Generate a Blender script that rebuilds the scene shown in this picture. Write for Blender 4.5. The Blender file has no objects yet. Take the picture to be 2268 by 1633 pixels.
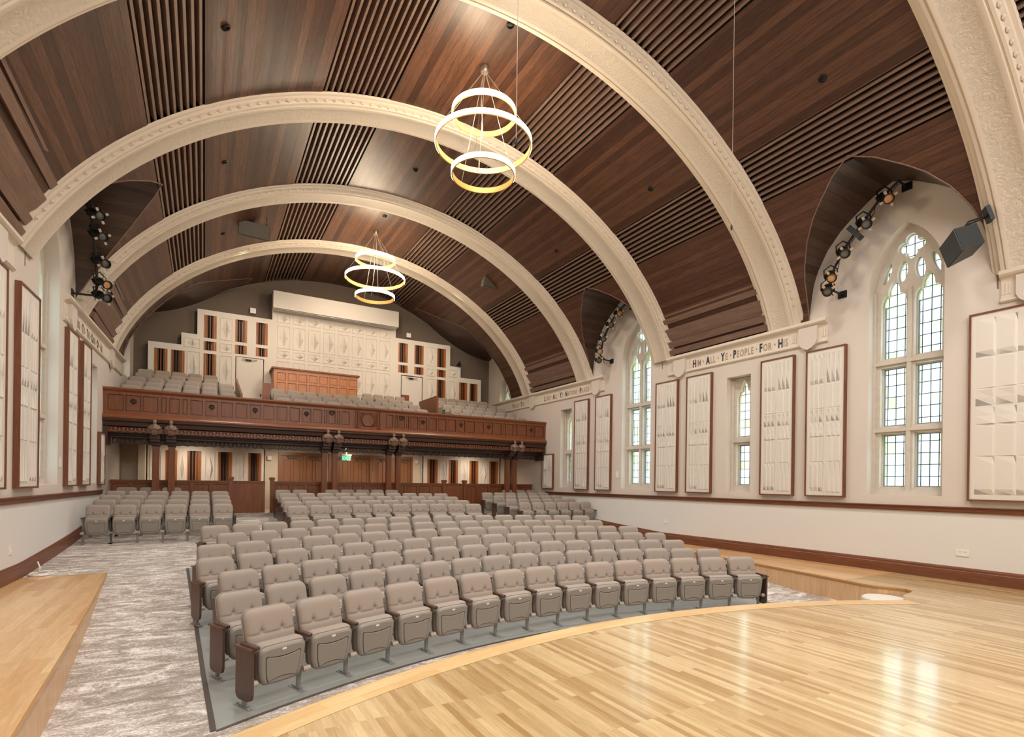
import bpy, bmesh, math, random
from mathutils import Vector, Matrix, Euler
from mathutils.geometry import tessellate_polygon
random.seed(7)
PI = math.pi; sin = math.sin; cos = math.cos; R = math.radians
SC = bpy.context.scene; COL = SC.collection

# ------------------------------------------------------------------ camera, world, lights, exposure
FPX = 1186.004
cd = bpy.data.cameras.new('camera'); cam = bpy.data.objects.new('camera', cd); COL.objects.link(cam)
cd.sensor_fit = 'HORIZONTAL'; cd.sensor_width = 36; cd.lens = FPX / 2268 * 36
cd.shift_y = (1069.68 - 816.5) / 2268; cd.clip_start = .05; cd.clip_end = 200
cam.matrix_world = (Matrix.Translation((0, 0, 1.7)) @ Matrix.Rotation(R(-29.980), 4, 'Z') @ Matrix.Rotation(R(90), 4, 'X')
                    @ Matrix.Rotation(R(.7565), 4, 'Z'))
SC.camera = cam
SC.view_settings.view_transform = 'Standard'; SC.view_settings.look = 'None'
SC.view_settings.gamma = 1; SC.view_settings.exposure = 0.2; SC.view_settings.use_curve_mapping = False
SC.cycles.use_denoising = True; SC.cycles.max_bounces = 7; SC.cycles.diffuse_bounces = 4
SC.cycles.glossy_bounces = 3; SC.cycles.transparent_max_bounces = 8; SC.cycles.transmission_bounces = 4
SC.cycles.sample_clamp_indirect = 4; SC.cycles.caustics_reflective = False; SC.cycles.caustics_refractive = False
w = bpy.data.worlds.new('world'); SC.world = w; w.use_nodes = True
bg = w.node_tree.nodes['Background']; bg.inputs[0].default_value = (.86, .94, 1, 1); bg.inputs[1].default_value = 1.6

def lamp(name, typ, loc, power, col, rot=(0, 0, 0), size=.2, size_y=None, spot=None, blend=.6):
    d = bpy.data.lights.new(name, typ); d.energy = power; d.color = col
    if typ == 'AREA':
        d.size = size
        if size_y: d.shape = 'RECTANGLE'; d.size_y = size_y
    elif typ == 'SPOT':
        d.spot_size = R(spot); d.spot_blend = blend; d.shadow_soft_size = size
    else: d.shadow_soft_size = size
    o = bpy.data.objects.new(name, d); COL.objects.link(o); o.location = loc; o.rotation_euler = rot
    return o
WARM = (1, .80, .60); NEUT = (1, .945, .885); DAY = (.86, .94, 1)
# daylight standing outside every window, shining in
for s, zc, hh in ((5.35, 4.3, 5.6), (13.0, 4.3, 5.6), (9.16, 3.05, 3.2), (16.85, 3.05, 3.2), (21.6, 6.1, 2.2)):
    wd = .9 if hh == 3.2 else 1.5
    lamp('daylight', 'AREA', (12.95, s, zc), 17 * wd * hh, DAY, (0, R(90), 0), hh, wd)
for s, zc, hh in ((5.6, 4.3, 5.6), (13.3, 4.3, 5.6), (9.4, 3.05, 3.2), (17.2, 3.05, 3.2), (22.0, 6.1, 2.2)):
    wd = .9 if hh == 3.2 else 1.5
    lamp('daylight', 'AREA', (-3.95 + .036 * s, s, zc), 17 * wd * hh, DAY, (0, R(-90), 0), hh, wd)
# unseen fill panels added behind the photographer to brighten the hall
lamp('fill_behind_camera', 'AREA', (4.6, -2.6, 7.4), 560, NEUT, (R(62), 0, 0), 9, 2.5)
lamp('fill_behind_camera', 'AREA', (4.6, -1.0, 9.4), 170, NEUT, (R(18), 0, 0), 7, 3)
# downlights in the vault
for y in (2.2, 6.0, 9.6, 13.6, 17.6):
    for dx in (-4.0, 4.0):
        z = 1.24 + math.sqrt(8.72 ** 2 - dx * dx) - .1
        lamp('downlight', 'SPOT', (4.8 + dx, y, z), 700, NEUT, (0, 0, 0), .35, spot=125, blend=.9)
for x, tx in ((1.2, .5), (4.8, 4.8), (8.4, 9.0)):      # warm spots added to brighten the upper rear wall, no fittings modelled
    lamp('rear_fill', 'SPOT', (x, 19.0, 8.9 if abs(x - 4.8) > 1 else 9.6), 330, WARM, (R(48), 0, 0), .2, spot=95, blend=.9)
# lamps under the balcony
for x in (-.4, 2.6, 4.8, 7.0, 10.0):
    lamp('balcony_lamp', 'SPOT', (x, 20.2, 2.9), 95, WARM, (R(14), 0, 0), .15, spot=165, blend=.8)

# ------------------------------------------------------------------ helpers
def C(h, k=1.0):
    h = h.lstrip('#'); o = []
    for i in (0, 2, 4):
        c = int(h[i:i + 2], 16) / 255
        o.append(min(1, (c / 12.92 if c <= .04045 else ((c + .055) / 1.055) ** 2.4) * k))
    return (*o, 1)

def newmat(name):
    m = bpy.data.materials.new(name); m.use_nodes = True
    nt = m.node_tree; b = nt.nodes['Principled BSDF']
    return m, nt, b
def N(nt, t, **kw):
    n = nt.nodes.new(t)
    for k, v in kw.items():
        if k.startswith('i_'):
            key = k[2:].replace('_', ' ')
            n.inputs[key].default_value = v
        else: setattr(n, k, v)
    return n
def L(nt, a, b): nt.links.new(a, b)

def flat(name, col, rough=.6, metal=0, var=.0, scale=6, bump=0, bscale=60, coat=0):
    m, nt, b = newmat(name)
    b.inputs['Base Color'].default_value = col; b.inputs['Roughness'].default_value = rough; b.inputs['Metallic'].default_value = metal
    b.inputs['Coat Weight'].default_value = coat
    if var or bump:
        tc = N(nt, 'ShaderNodeTexCoord')
    if var:
        n = N(nt, 'ShaderNodeTexNoise', i_Scale=scale, i_Detail=4)
        L(nt, tc.outputs['Object'], n.inputs['Vector'])
        mx = N(nt, 'ShaderNodeMixRGB'); mx.blend_type = 'MIX'
        mx.inputs[1].default_value = tuple(c * (1 - var) for c in col[:3]) + (1,)
        mx.inputs[2].default_value = tuple(min(1, c * (1 + var)) for c in col[:3]) + (1,)
        L(nt, n.outputs['Fac'], mx.inputs[0]); L(nt, mx.outputs[0], b.inputs['Base Color'])
    if bump:
        n2 = N(nt, 'ShaderNodeTexNoise', i_Scale=bscale, i_Detail=3)
        L(nt, tc.outputs['Object'], n2.inputs['Vector'])
        bp = N(nt, 'ShaderNodeBump', i_Strength=bump, i_Distance=.01)
        L(nt, n2.outputs['Fac'], bp.inputs['Height']); L(nt, bp.outputs[0], b.inputs['Normal'])
    return m

def wood(name, c1, c2, src='OBJ', axis='Z', plank=None, rough=.45, groove=None, grain=.45, gl=.004, gs=1.0, coat=0, spec=.5):
    """procedural timber: grain runs along `axis` (object space) or along v of the UV map."""
    m, nt, b = newmat(name); b.inputs['Roughness'].default_value = rough; b.inputs['Coat Weight'].default_value = coat
    b.inputs['Coat Roughness'].default_value = .12; b.inputs['Specular IOR Level'].default_value = spec
    tc = N(nt, 'ShaderNodeTexCoord'); sp = N(nt, 'ShaderNodeSeparateXYZ'); cb = N(nt, 'ShaderNodeCombineXYZ')
    if src == 'UV':
        L(nt, tc.outputs['UV'], sp.inputs[0]); L(nt, sp.outputs[1], cb.inputs[0]); L(nt, sp.outputs[0], cb.inputs[1])
    else:
        L(nt, tc.outputs['Object'], sp.inputs[0])
        o = {'X': (0, 1, 2), 'Y': (1, 0, 2), 'Z': (2, 0, 1)}[axis]
        for i, k in enumerate(o): L(nt, sp.outputs[k], cb.inputs[i])
    mp = N(nt, 'ShaderNodeMapping'); mp.inputs['Scale'].default_value = (1.1 * gs, 16 * gs, 16 * gs)
    L(nt, cb.outputs[0], mp.inputs[0])
    vec = mp.outputs[0]
    base = None
    if plank:
        br = N(nt, 'ShaderNodeTexBrick'); br.offset = .37; br.offset_frequency = 3; br.squash = 1
        br.inputs['Color1'].default_value = c1; br.inputs['Color2'].default_value = c2
        br.inputs['Mortar'].default_value = groove or c1
        br.inputs['Scale'].default_value = 1; br.inputs['Mortar Size'].default_value = gl; br.inputs['Mortar Smooth'].default_value = .1
        br.inputs['Brick Width'].default_value = plank[1]; br.inputs['Row Height'].default_value = plank[0]; br.inputs['Bias'].default_value = 0
        L(nt, cb.outputs[0], br.inputs['Vector']); base = br.outputs['Color']
        ad = N(nt, 'ShaderNodeVectorMath', operation='MULTIPLY_ADD')
        L(nt, br.outputs['Color'], ad.inputs[0]); ad.inputs[1].default_value = (37, 53, 0); L(nt, mp.outputs[0], ad.inputs[2]); vec = ad.outputs[0]
    n = N(nt, 'ShaderNodeTexNoise', i_Scale=2.2, i_Detail=6, i_Roughness=.62, i_Distortion=1.2)
    L(nt, vec, n.inputs['Vector'])
    rp = N(nt, 'ShaderNodeValToRGB'); rp.color_ramp.elements[0].position = .3; rp.color_ramp.elements[1].position = .72
    lo = 1 - grain
    rp.color_ramp.elements[0].color = (lo, lo, lo, 1); rp.color_ramp.elements[1].color = (1 + grain * .3,) * 3 + (1,)
    L(nt, n.outputs['Fac'], rp.inputs[0])
    mx = N(nt, 'ShaderNodeMixRGB'); mx.blend_type = 'MULTIPLY'; mx.inputs[0].default_value = 1
    if base is None:
        n3 = N(nt, 'ShaderNodeTexNoise', i_Scale=1.3, i_Detail=2); L(nt, vec, n3.inputs['Vector'])
        m0 = N(nt, 'ShaderNodeMixRGB'); m0.inputs[1].default_value = c1; m0.inputs[2].default_value = c2
        L(nt, n3.outputs['Fac'], m0.inputs[0]); base = m0.outputs[0]
    L(nt, base, mx.inputs[1]); L(nt, rp.outputs[0], mx.inputs[2]); L(nt, mx.outputs[0], b.inputs['Base Color'])
    bp = N(nt, 'ShaderNodeBump', i_Strength=.12, i_Distance=.005)
    L(nt, n.outputs['Fac'], bp.inputs['Height']); L(nt, bp.outputs[0], b.inputs['Normal'])
    return m

class MB:
    def __init__(s): s.v = []; s.f = []; s.uv = []; s.mi = []
    def face(s, pts, uv=None, mi=0):
        i = len(s.v); s.v += [tuple(p) for p in pts]; s.f.append(tuple(range(i, i + len(pts)))); s.uv.append(uv); s.mi.append(mi)
    def box(s, x0, x1, y0, y1, z0, z1, mi=0, M=None):
        P = [(x, y, z) for x in (x0, x1) for y in (y0, y1) for z in (z0, z1)]
        if M: P = [tuple(M @ Vector(p)) for p in P]
        i = len(s.v); s.v += P
        for q in ((0, 1, 3, 2), (4, 6, 7, 5), (0, 4, 5, 1), (2, 3, 7, 6), (0, 2, 6, 4), (1, 5, 7, 3)):
            s.f.append(tuple(i + k for k in q)); s.uv.append(None); s.mi.append(mi)
        return s
    def grid(s, rows, uvs=None, mi=0, closeu=False):
        nr = len(rows); nc = len(rows[0]); i = len(s.v)
        for r in rows: s.v += [tuple(p) for p in r]
        for a in range(nr - 1):
            for b in range(nc if closeu else nc - 1):
                b2 = (b + 1) % nc
                s.f.append((i + a * nc + b, i + a * nc + b2, i + (a + 1) * nc + b2, i + (a + 1) * nc + b))
                s.uv.append([uvs[a][b], uvs[a][b2], uvs[a + 1][b2], uvs[a + 1][b]] if uvs else None); s.mi.append(mi)
        return s
    def tube(s, pts, r, n=8, mi=0, cap=True):
        pts = [Vector(p) for p in pts]; rows = []
        for k, p in enumerate(pts):
            d = (pts[min(k + 1, len(pts) - 1)] - pts[max(k - 1, 0)]).normalized()
            a = d.orthogonal().normalized() if k == 0 else (a - d * a.dot(d)).normalized()
            b = d.cross(a); rr = r[k] if isinstance(r, (list, tuple)) else r
            rows.append([p + (a * cos(t) + b * sin(t)) * rr for t in [2 * PI * j / n for j in range(n)]])
        s.grid(rows, mi=mi, closeu=True)
        if cap:
            s.face(rows[0][::-1], mi=mi); s.face(rows[-1], mi=mi)
        return s
    def lathe(s, prof, c=(0, 0, 0), n=16, mi=0, M=None):
        rows = []
        for r_, z in prof:
            row = [Vector((r_ * cos(2 * PI * j / n), r_ * sin(2 * PI * j / n), z)) for j in range(n)]
            if M: row = [M @ p for p in row]
            rows.append([p + Vector(c) for p in row])
        s.grid(rows, mi=mi, closeu=True)
        return s
    def ball(s, c, r, n=10, mi=0):
        r = r if isinstance(r, (tuple, list)) else (r, r, r); rows = []
        for a in range(n + 1):
            t = PI * a / n; rows.append([(c[0] + r[0] * max(sin(t), 1e-4) * cos(p), c[1] + r[1] * max(sin(t), 1e-4) * sin(p), c[2] - r[2] * cos(t)) for p in [2 * PI * j / (n + 2) for j in range(n + 2)]])
        return s.grid(rows, mi=mi, closeu=True)
    def plate(s, outer, holes, f, d0, d1, mi=0, back=True):
        loops = [outer] + list(holes); allp = [p for l in loops for p in l]
        tris = tessellate_polygon([[Vector((p[0], p[1], 0)) for p in l] for l in loops])
        for d in ((d0, d1) if back else (d0,)):
            i = len(s.v); s.v += [tuple(f(p[0], p[1], d)) for p in allp]
            for t in tris:
                s.f.append(tuple(i + k for k in t)); s.uv.append([allp[k] for k in t]); s.mi.append(mi)
        for l in loops:
            n = len(l)
            for k in range(n):
                a, b = l[k], l[(k + 1) % n]
                s.face([f(*a, d0), f(*b, d0), f(*b, d1), f(*a, d1)], [(a[0], a[1]), (b[0], b[1]), (b[0] + .1, b[1]), (a[0] + .1, a[1])], mi)
        return s
    def build(s, name, mats, parent=None, smooth=False, merge=False, recalc=True):
        me = bpy.data.meshes.new(name); me.from_pydata(s.v, [], s.f)
        if any(u is not None for u in s.uv):
            ul = me.uv_layers.new(name='UVMap'); k = 0
            for u, f in zip(s.uv, s.f):
                for j in range(len(f)):
                    if u is not None: ul.data[k + j].uv = u[j][:2]
                k += len(f)
        mats = mats if isinstance(mats, (list, tuple)) else [mats]
        for m in mats: me.materials.append(m)
        for p, mi in zip(me.polygons, s.mi): p.material_index = mi
        if merge or recalc:
            bm = bmesh.new(); bm.from_mesh(me)
            if merge: bmesh.ops.remove_doubles(bm, verts=bm.verts, dist=1e-4)
            if recalc: bmesh.ops.recalc_face_normals(bm, faces=bm.faces)
            bm.to_mesh(me); bm.free()
        if smooth:
            me.polygons.foreach_set('use_smooth', [True] * len(me.polygons))
            if smooth == 'auto':
                try: me.set_sharp_from_angle(angle=R(38))
                except Exception: pass
        o = bpy.data.objects.new(name, me); COL.objects.link(o)
        if parent:
            o.parent = parent
            if not parent.get('_local'):
                o.matrix_parent_inverse = Matrix.Identity(4); o.location = -Vector(absloc(parent))
        return o
def absloc(o):
    v = Vector(o.location)
    while o.parent: o = o.parent; v += Vector(o.location)
    return v
def tag(o, label=None, cat=None, group=None, kind=None):
    if label: o['label'] = label
    if cat: o['category'] = cat
    if group: o['group'] = group
    if kind: o['kind'] = kind
    return o
def empty(name, loc, label=None, cat=None, group=None, kind=None, local=False):
    o = bpy.data.objects.new(name, None); o.empty_display_size = .1; COL.objects.link(o); o.location = loc
    if local: o['_local'] = 1
    return tag(o, label, cat, group, kind)
def struct(o, label=None): return tag(o, label, None, None, 'structure')
def copy_tree(o, parent=None):
    c = o.copy(); COL.objects.link(c); c.parent = parent
    for ch in list(o.children): copy_tree(ch, c)
    return c
def ordn(n): return ['first', 'second', 'third', 'fourth', 'fifth', 'sixth', 'seventh', 'eighth', 'ninth', 'tenth', 'eleventh', 'twelfth',
                     'thirteenth', 'fourteenth', 'fifteenth', 'sixteenth', 'seventeenth', 'eighteenth'][n]
def ease(a, b, t): return a + (b - a) * t

# hall geometry ----------------------------------------------------
CX, CZ, RV, RR = 4.8, 1.24, 8.75, 8.6
def XR(y): return 12.041 + .0027 * y
def XL(y): return -3.055 + .0361 * y
def PR(s, z, d): return (XR(s) - d, s, z)           # right wall, d towards the room
def PL(s, z, d): return (XL(s) + d, s, z)
def fl(y):
    T = [(-9, -.4), (6.5, -.4), (11.8, 0), (13.7, .11), (15.0, .20), (18.7, .56), (19.2, .62), (30, .62)]
    for (a, za), (b, zb) in zip(T, T[1:]):
        if y <= b: return za + (zb - za) * max(0, (y - a)) / (b - a)
    return .62
Y0, Y1 = -4.0, 23.4
RIBS = [-.4, 3.5, 7.9, 11.8, 15.7, 19.6]
DORM = [5.6, 13.55, -2.4]
DP = [(0, 7.92), (.38, 7.76), (.8, 7.48), (1.02, 7.3), (1.3, 6.98), (1.5, 6.6), (1.6, 6.3), (1.68, 5.7), (1.7, 5.2)]
def arch_z(dy):
    dy = abs(dy)
    if dy >= 1.7: return None
    for (a, za), (b, zb) in zip(DP, DP[1:]):
        if dy <= b: return za + (zb - za) * (dy - a) / (b - a)
# ------------------------------------------------------------------ materials
M_wall = flat('cream_plaster', C('#d4cac1'), .75, var=.03, scale=.7, bump=.05, bscale=25)
M_wallrear = flat('cream_rear_plaster', C('#cfc4b2'), .75, var=.03, scale=.7)
M_dado = flat('grey_dado_paint', C('#dcdad8'), .7, var=.02, scale=.5)
M_taupe = flat('dark_taupe_paint', C('#6b5f55'), .8, var=.06)
M_white = flat('white_panel_paint', C('#dcd6ce'), .55)
M_plaster = flat('ornament_plaster', C('#ddd2c3'), .6)
M_fabric = flat('beige_seat_fabric', C('#9b8f85'), .95, var=.12, scale=220, bump=.25, bscale=500)
M_shell = flat('grey_seat_plastic', C('#89837a'), .40, var=.02)
M_steel = flat('grey_powder_steel', C('#8f918f'), .45, .2)
M_knuckle = flat('pale_hinge_plastic', C('#aa9f92'), .4)
M_plateno = flat('polished_number_plate', C('#f4f1ea'), .2, .3)
M_black = flat('black_metal', C('#1b1b1c'), .45, .3)
M_dgrey = flat('dark_grey_cabinet', C('#232728'), .5)
M_lens = flat('lens_glass', C('#6c6a68'), .08, .2)
M_lensw = flat('amber_lens_glass', C('#e0a878'), .15)
M_stone = flat('window_stone', C('#cbc2b6'), .8, var=.12, scale=9, bump=.15, bscale=40)
M_frame = flat('window_metal', C('#8b9298'), .5, .2)
M_brass = flat('brass_ring', C('#c9a566'), .45, .3)
M_cord = flat('pale_cord', C('#b8aea2'), .5)
M_grey = flat('grey_speaker_paint', C('#5d574f'), .6)
M_mat = flat('grey_rubber_floor', C('#8f918e'), .55, var=.07, scale=1.5)
M_matedge = flat('dark_floor_trim', C('#4c443d'), .6)
M_navy = flat('navy_letter_paint', C('#2b2a3a'), .6)
M_tan = flat('tan_letter_paint', C('#a58f7a'), .6)
M_outlet = flat('white_switch_plastic', C('#e9e6e1'), .4)
M_metal = flat('brushed_nickel', C('#c8c2b8'), .3, .9)
DK1, DK2 = C('#3c2114'), C('#6e4630')
M_boards = wood('ceiling_boards', C('#482b1c'), C('#704b36'), 'UV', plank=(.155, 60), rough=.42, groove=C('#150b07'), gl=.0035, grain=.62, gs=.9)
M_dboards = wood('dormer_boards', C('#3f291e'), C('#5a4235'), 'UV', plank=(.17, 60), rough=.4, groove=C('#140c08'), gl=.004, grain=.45, gs=.9)
M_dark = flat('slat_void', C('#180f0b'), .9)
M_slat = wood('ceiling_slats', C('#765b4d'), C('#957a6c'), 'OBJ', 'Y', rough=.4, grain=.35)
M_trim = wood('oak_trim', C('#6a3c26'), C('#875338'), 'OBJ', 'Y', rough=.42, grain=.4)
M_frameW = wood('oak_panel_frame', C('#6a3c26'), C('#8d583c'), 'OBJ', 'Z', rough=.42, grain=.4)
M_mahog = wood('mahogany_fascia', C('#743f23'), C('#965b36'), 'OBJ', 'Z', rough=.38, grain=.35, gs=.7)
M_mahogX = wood('mahogany_mould', C('#743f23'), C('#965b36'), 'OBJ', 'X', rough=.38, grain=.35, gs=.7)
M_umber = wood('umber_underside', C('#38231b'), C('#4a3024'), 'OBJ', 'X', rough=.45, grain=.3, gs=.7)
M_cherry = wood('cherry_panelling', C('#b27148'), C('#d08e5e'), 'OBJ', 'Z', rough=.35, grain=.25, gs=.7)
M_door = wood('oak_door', C('#7f5233'), C('#9d6c47'), 'OBJ', 'Z', rough=.4, grain=.3)
M_endp = wood('walnut_end_panel', C('#4b352e'), C('#5d443b'), 'OBJ', 'Z', rough=.35, grain=.25)
M_arm = wood('walnut_armrest', C('#4d342b'), C('#664a3e'), 'OBJ', 'Y', rough=.3, grain=.25)
M_insA = wood('amber_slat', C('#a8622f'), C('#c98446'), 'OBJ', 'Z', rough=.45, grain=.4)
M_insB = wood('brown_slat', C('#6d3d20'), C('#8a5230'), 'OBJ', 'Z', rough=.45, grain=.4)
M_fig = flat('weathered_oak_carving', C('#7d6252'), .5, var=.15, scale=20)
M_deck = wood('maple_boards', C('#ad8a58'), C('#d9bf90'), 'UV', plank=(.057, .95), rough=.28, groove=C('#b98a52'), gl=.0006, grain=.28, gs=1.4, coat=.55)
M_walk = wood('maple_walkway', C('#cf9f6b'), C('#e5c190'), 'UV', plank=(.1, 1.3), rough=.3, groove=C('#b98a52'), gl=.0006, grain=.25, gs=1.2, coat=.3)
M_border = wood('maple_border', C('#d8b077'), C('#e8c791'), 'UV', plank=(.11, .8), rough=.3, groove=C('#b98a52'), gl=.0008, grain=.22, gs=1.3, coat=.3)
M_fascia = wood('maple_fascia', C('#cba177'), C('#e2c09a'), 'OBJ', 'Z', rough=.4, grain=.2, gs=.8)

def carpet():
    m, nt, b = newmat('streaked_carpet'); b.inputs['Roughness'].default_value = .95
    tc = N(nt, 'ShaderNodeTexCoord'); mp = N(nt, 'ShaderNodeMapping'); mp.inputs['Scale'].default_value = (1.5, 3.6, 1); mp.inputs['Rotation'].default_value = (0, 0, R(7))
    L(nt, tc.outputs['Object'], mp.inputs[0])
    n = N(nt, 'ShaderNodeTexNoise', i_Scale=1.5, i_Detail=12, i_Roughness=.78, i_Distortion=1.0); L(nt, mp.outputs[0], n.inputs['Vector'])
    mp2 = N(nt, 'ShaderNodeMapping'); mp2.inputs['Scale'].default_value = (14, 34, 1); L(nt, tc.outputs['Object'], mp2.inputs[0])
    n2 = N(nt, 'ShaderNodeTexNoise', i_Scale=2.4, i_Detail=5, i_Roughness=.8); L(nt, mp2.outputs[0], n2.inputs['Vector'])
    ad = N(nt, 'ShaderNodeMath', operation='MULTIPLY_ADD'); L(nt, n2.outputs['Fac'], ad.inputs[0]); ad.inputs[1].default_value = .8; L(nt, n.outputs['Fac'], ad.inputs[2])
    r = N(nt, 'ShaderNodeValToRGB'); e = r.color_ramp.elements
    e[0].position = .72; e[0].color = C('#84786e'); e[1].position = 1.0; e[1].color = C('#e2dcd7')
    x = r.color_ramp.elements.new(.86); x.color = C('#9c9087'); x = r.color_ramp.elements.new(.93); x.color = C('#b5aca5')
    L(nt, ad.outputs[0], r.inputs[0]); L(nt, r.outputs[0], b.inputs['Base Color'])
    return m
M_carpet = carpet()

def relief():
    m, nt, b = newmat('carved_plaster'); b.inputs['Base Color'].default_value = C('#dcd0c0'); b.inputs['Roughness'].default_value = .6
    tc = N(nt, 'ShaderNodeTexCoord'); sp = N(nt, 'ShaderNodeSeparateXYZ'); L(nt, tc.outputs['UV'], sp.inputs[0])
    vo = N(nt, 'ShaderNodeTexVoronoi', feature='SMOOTH_F1', i_Scale=11); L(nt, tc.outputs['UV'], vo.inputs['Vector'])
    no = N(nt, 'ShaderNodeTexNoise', i_Scale=9, i_Detail=3, i_Distortion=2.2); L(nt, tc.outputs['UV'], no.inputs['Vector'])
    wv = N(nt, 'ShaderNodeMath', operation='SINE'); mu = N(nt, 'ShaderNodeMath', operation='MULTIPLY'); mu.inputs[1].default_value = 42
    L(nt, no.outputs['Fac'], mu.inputs[0]); L(nt, mu.outputs[0], wv.inputs[0])
    a1 = N(nt, 'ShaderNodeMath', operation='MULTIPLY_ADD'); L(nt, wv.outputs[0], a1.inputs[0]); a1.inputs[1].default_value = .25
    v2 = N(nt, 'ShaderNodeTexVoronoi', feature='F1', i_Scale=4.3, i_Randomness=1.0); L(nt, tc.outputs['UV'], v2.inputs['Vector'])
    s2 = N(nt, 'ShaderNodeMath', operation='MULTIPLY'); s2.inputs[1].default_value = 26; L(nt, v2.outputs['Distance'], s2.inputs[0])
    s3 = N(nt, 'ShaderNodeMath', operation='SINE'); L(nt, s2.outputs[0], s3.inputs[0])
    s4 = N(nt, 'ShaderNodeMath', operation='MULTIPLY_ADD'); L(nt, s3.outputs[0], s4.inputs[0]); s4.inputs[1].default_value = .22; L(nt, vo.outputs['Distance'], s4.inputs[2]); L(nt, s4.outputs[0], a1.inputs[2])
    # mask: scroll work only on the middle band (uv v in .33..1.0 of the soffit)
    g = N(nt, 'ShaderNodeMath', operation='COMPARE'); L(nt, sp.outputs[1], g.inputs[0]); g.inputs[1].default_value = 0; g.inputs[2].default_value = .19
    mm = N(nt, 'ShaderNodeMath', operation='MULTIPLY'); L(nt, a1.outputs[0], mm.inputs[0]); L(nt, g.outputs[0], mm.inputs[1])
    bp = N(nt, 'ShaderNodeBump', i_Strength=.55, i_Distance=.018); L(nt, mm.outputs[0], bp.inputs['Height']); L(nt, bp.outputs[0], b.inputs['Normal'])
    return m
M_relief = relief()

def glass(name, c1, c2, bw, bh, ox, oz):
    m, nt, b = newmat(name); nt.nodes.remove(b)
    out = [n for n in nt.nodes if n.type == 'OUTPUT_MATERIAL'][0]
    tc = N(nt, 'ShaderNodeTexCoord'); mp = N(nt, 'ShaderNodeMapping'); mp.inputs['Location'].default_value = (-ox, -oz, 0); L(nt, tc.outputs['UV'], mp.inputs[0])
    br = N(nt, 'ShaderNodeTexBrick'); br.offset = 0; br.squash = 1
    br.inputs['Color1'].default_value = c1; br.inputs['Color2'].default_value = c2; br.inputs['Mortar'].default_value = C('#3a4048')
    br.inputs['Scale'].default_value = 1; br.inputs['Mortar Size'].default_value = .008; br.inputs['Brick Width'].default_value = bw; br.inputs['Row Height'].default_value = bh
    br.inputs['Bias'].default_value = -.35
    L(nt, mp.outputs[0], br.inputs['Vector'])
    tr = N(nt, 'ShaderNodeBsdfTransparent'); tl = N(nt, 'ShaderNodeBsdfTranslucent'); L(nt, br.outputs['Color'], tr.inputs[0]); L(nt, br.outputs['Color'], tl.inputs[0])
    ml = N(nt, 'ShaderNodeMixShader'); ml.inputs[0].default_value = .35; L(nt, tr.outputs[0], ml.inputs[1]); L(nt, tl.outputs[0], ml.inputs[2])
    gl = N(nt, 'ShaderNodeBsdfGlossy'); gl.inputs['Roughness'].default_value = .1
    m2 = N(nt, 'ShaderNodeMixShader'); m2.inputs[0].default_value = .05; L(nt, ml.outputs[0], m2.inputs[1]); L(nt, gl.outputs[0], m2.inputs[2])
    ld = N(nt, 'ShaderNodeBsdfDiffuse'); ld.inputs[0].default_value = C('#3a4048')
    m3 = N(nt, 'ShaderNodeMixShader'); L(nt, br.outputs['Fac'], m3.inputs[0]); L(nt, m2.outputs[0], m3.inputs[1]); L(nt, ld.outputs[0], m3.inputs[2])
    L(nt, m3.outputs[0], out.inputs['Surface'])
    return m
def emis(name, col, st):
    m, nt, b = newmat(name); b.inputs['Base Color'].default_value = col
    b.inputs['Emission Color'].default_value = col; b.inputs['Emission Strength'].default_value = st
    return m
M_led = emis('led_strip', (1, .84, .62, 1), 36)
M_exit = emis('exit_green', (.03, .62, .20, 1), 1.3)
M_can = emis('downlight_lens', (1, .85, .65, 1), 2.5)
# ------------------------------------------------------------------ windows
WBIG = [('R', 5.35), ('R', 13.0), ('L', 5.6), ('L', 13.3)]
def arch_poly(c, hw, z0, zs, za, n=10):
    h = za - zs; r = (h * h + hw * hw) / (2 * hw); ctr = r - hw; p = [(c + hw, z0), (c + hw, zs)]
    a1 = math.atan2(h, ctr)
    for k in range(1, n + 1): t = a1 * k / n; p.append((c - ctr + r * cos(t), zs + r * sin(t)))
    for k in range(n - 1, -1, -1): t = a1 * k / n; p.append((c + ctr - r * cos(t), zs + r * sin(t)))
    p.append((c - hw, z0)); return p
def rectp(a, b, c, d): return [(a, c), (b, c), (b, d), (a, d)]
def head(c, hw, z0, zs):       # cusped light head
    half = [(hw, z0), (hw, zs), (hw * .97, zs + .07), (hw * .85, zs + .15), (hw * .66, zs + .20), (hw * .5, zs + .19), (hw * .46, zs + .23), (hw * .44, zs + .31), (hw * .3, zs + .39), (hw * .12, zs + .46)]
    return [(c + x, z) for x, z in half] + [(c, zs + .49)] + [(c - x, z) for x, z in half[::-1]]
def leaf(c, z, rx, rz, tilt):
    P = []
    for k in range(16):
        t = 2 * PI * k / 16; x = rx * cos(t) * (1 - .25 * abs(sin(t)) ** 3); y = rz * sin(t)
        P.append((c + x * cos(tilt) - y * sin(tilt), z + x * sin(tilt) + y * cos(tilt)))
    return P
def quatre(c, z, r):
    return [(c + (r * .58 + r * .42 * abs(cos(2 * t)) ** .8) * cos(t) * .98, z + (r * .58 + r * .42 * abs(cos(2 * t)) ** .8) * sin(t)) for t in [2 * PI * k / 40 for k in range(40)]]
def shrink(P, k):
    cx = sum(p[0] for p in P) / len(P); cz = sum(p[1] for p in P) / len(P)
    ex = max(p[0] for p in P) - min(p[0] for p in P); ez = max(p[1] for p in P) - min(p[1] for p in P)
    return [(cx + (p[0] - cx) * (1 - 2 * k / ex), cz + (p[1] - cz) * (1 - 2 * k / ez)) for p in P]
wn = [0]
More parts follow.
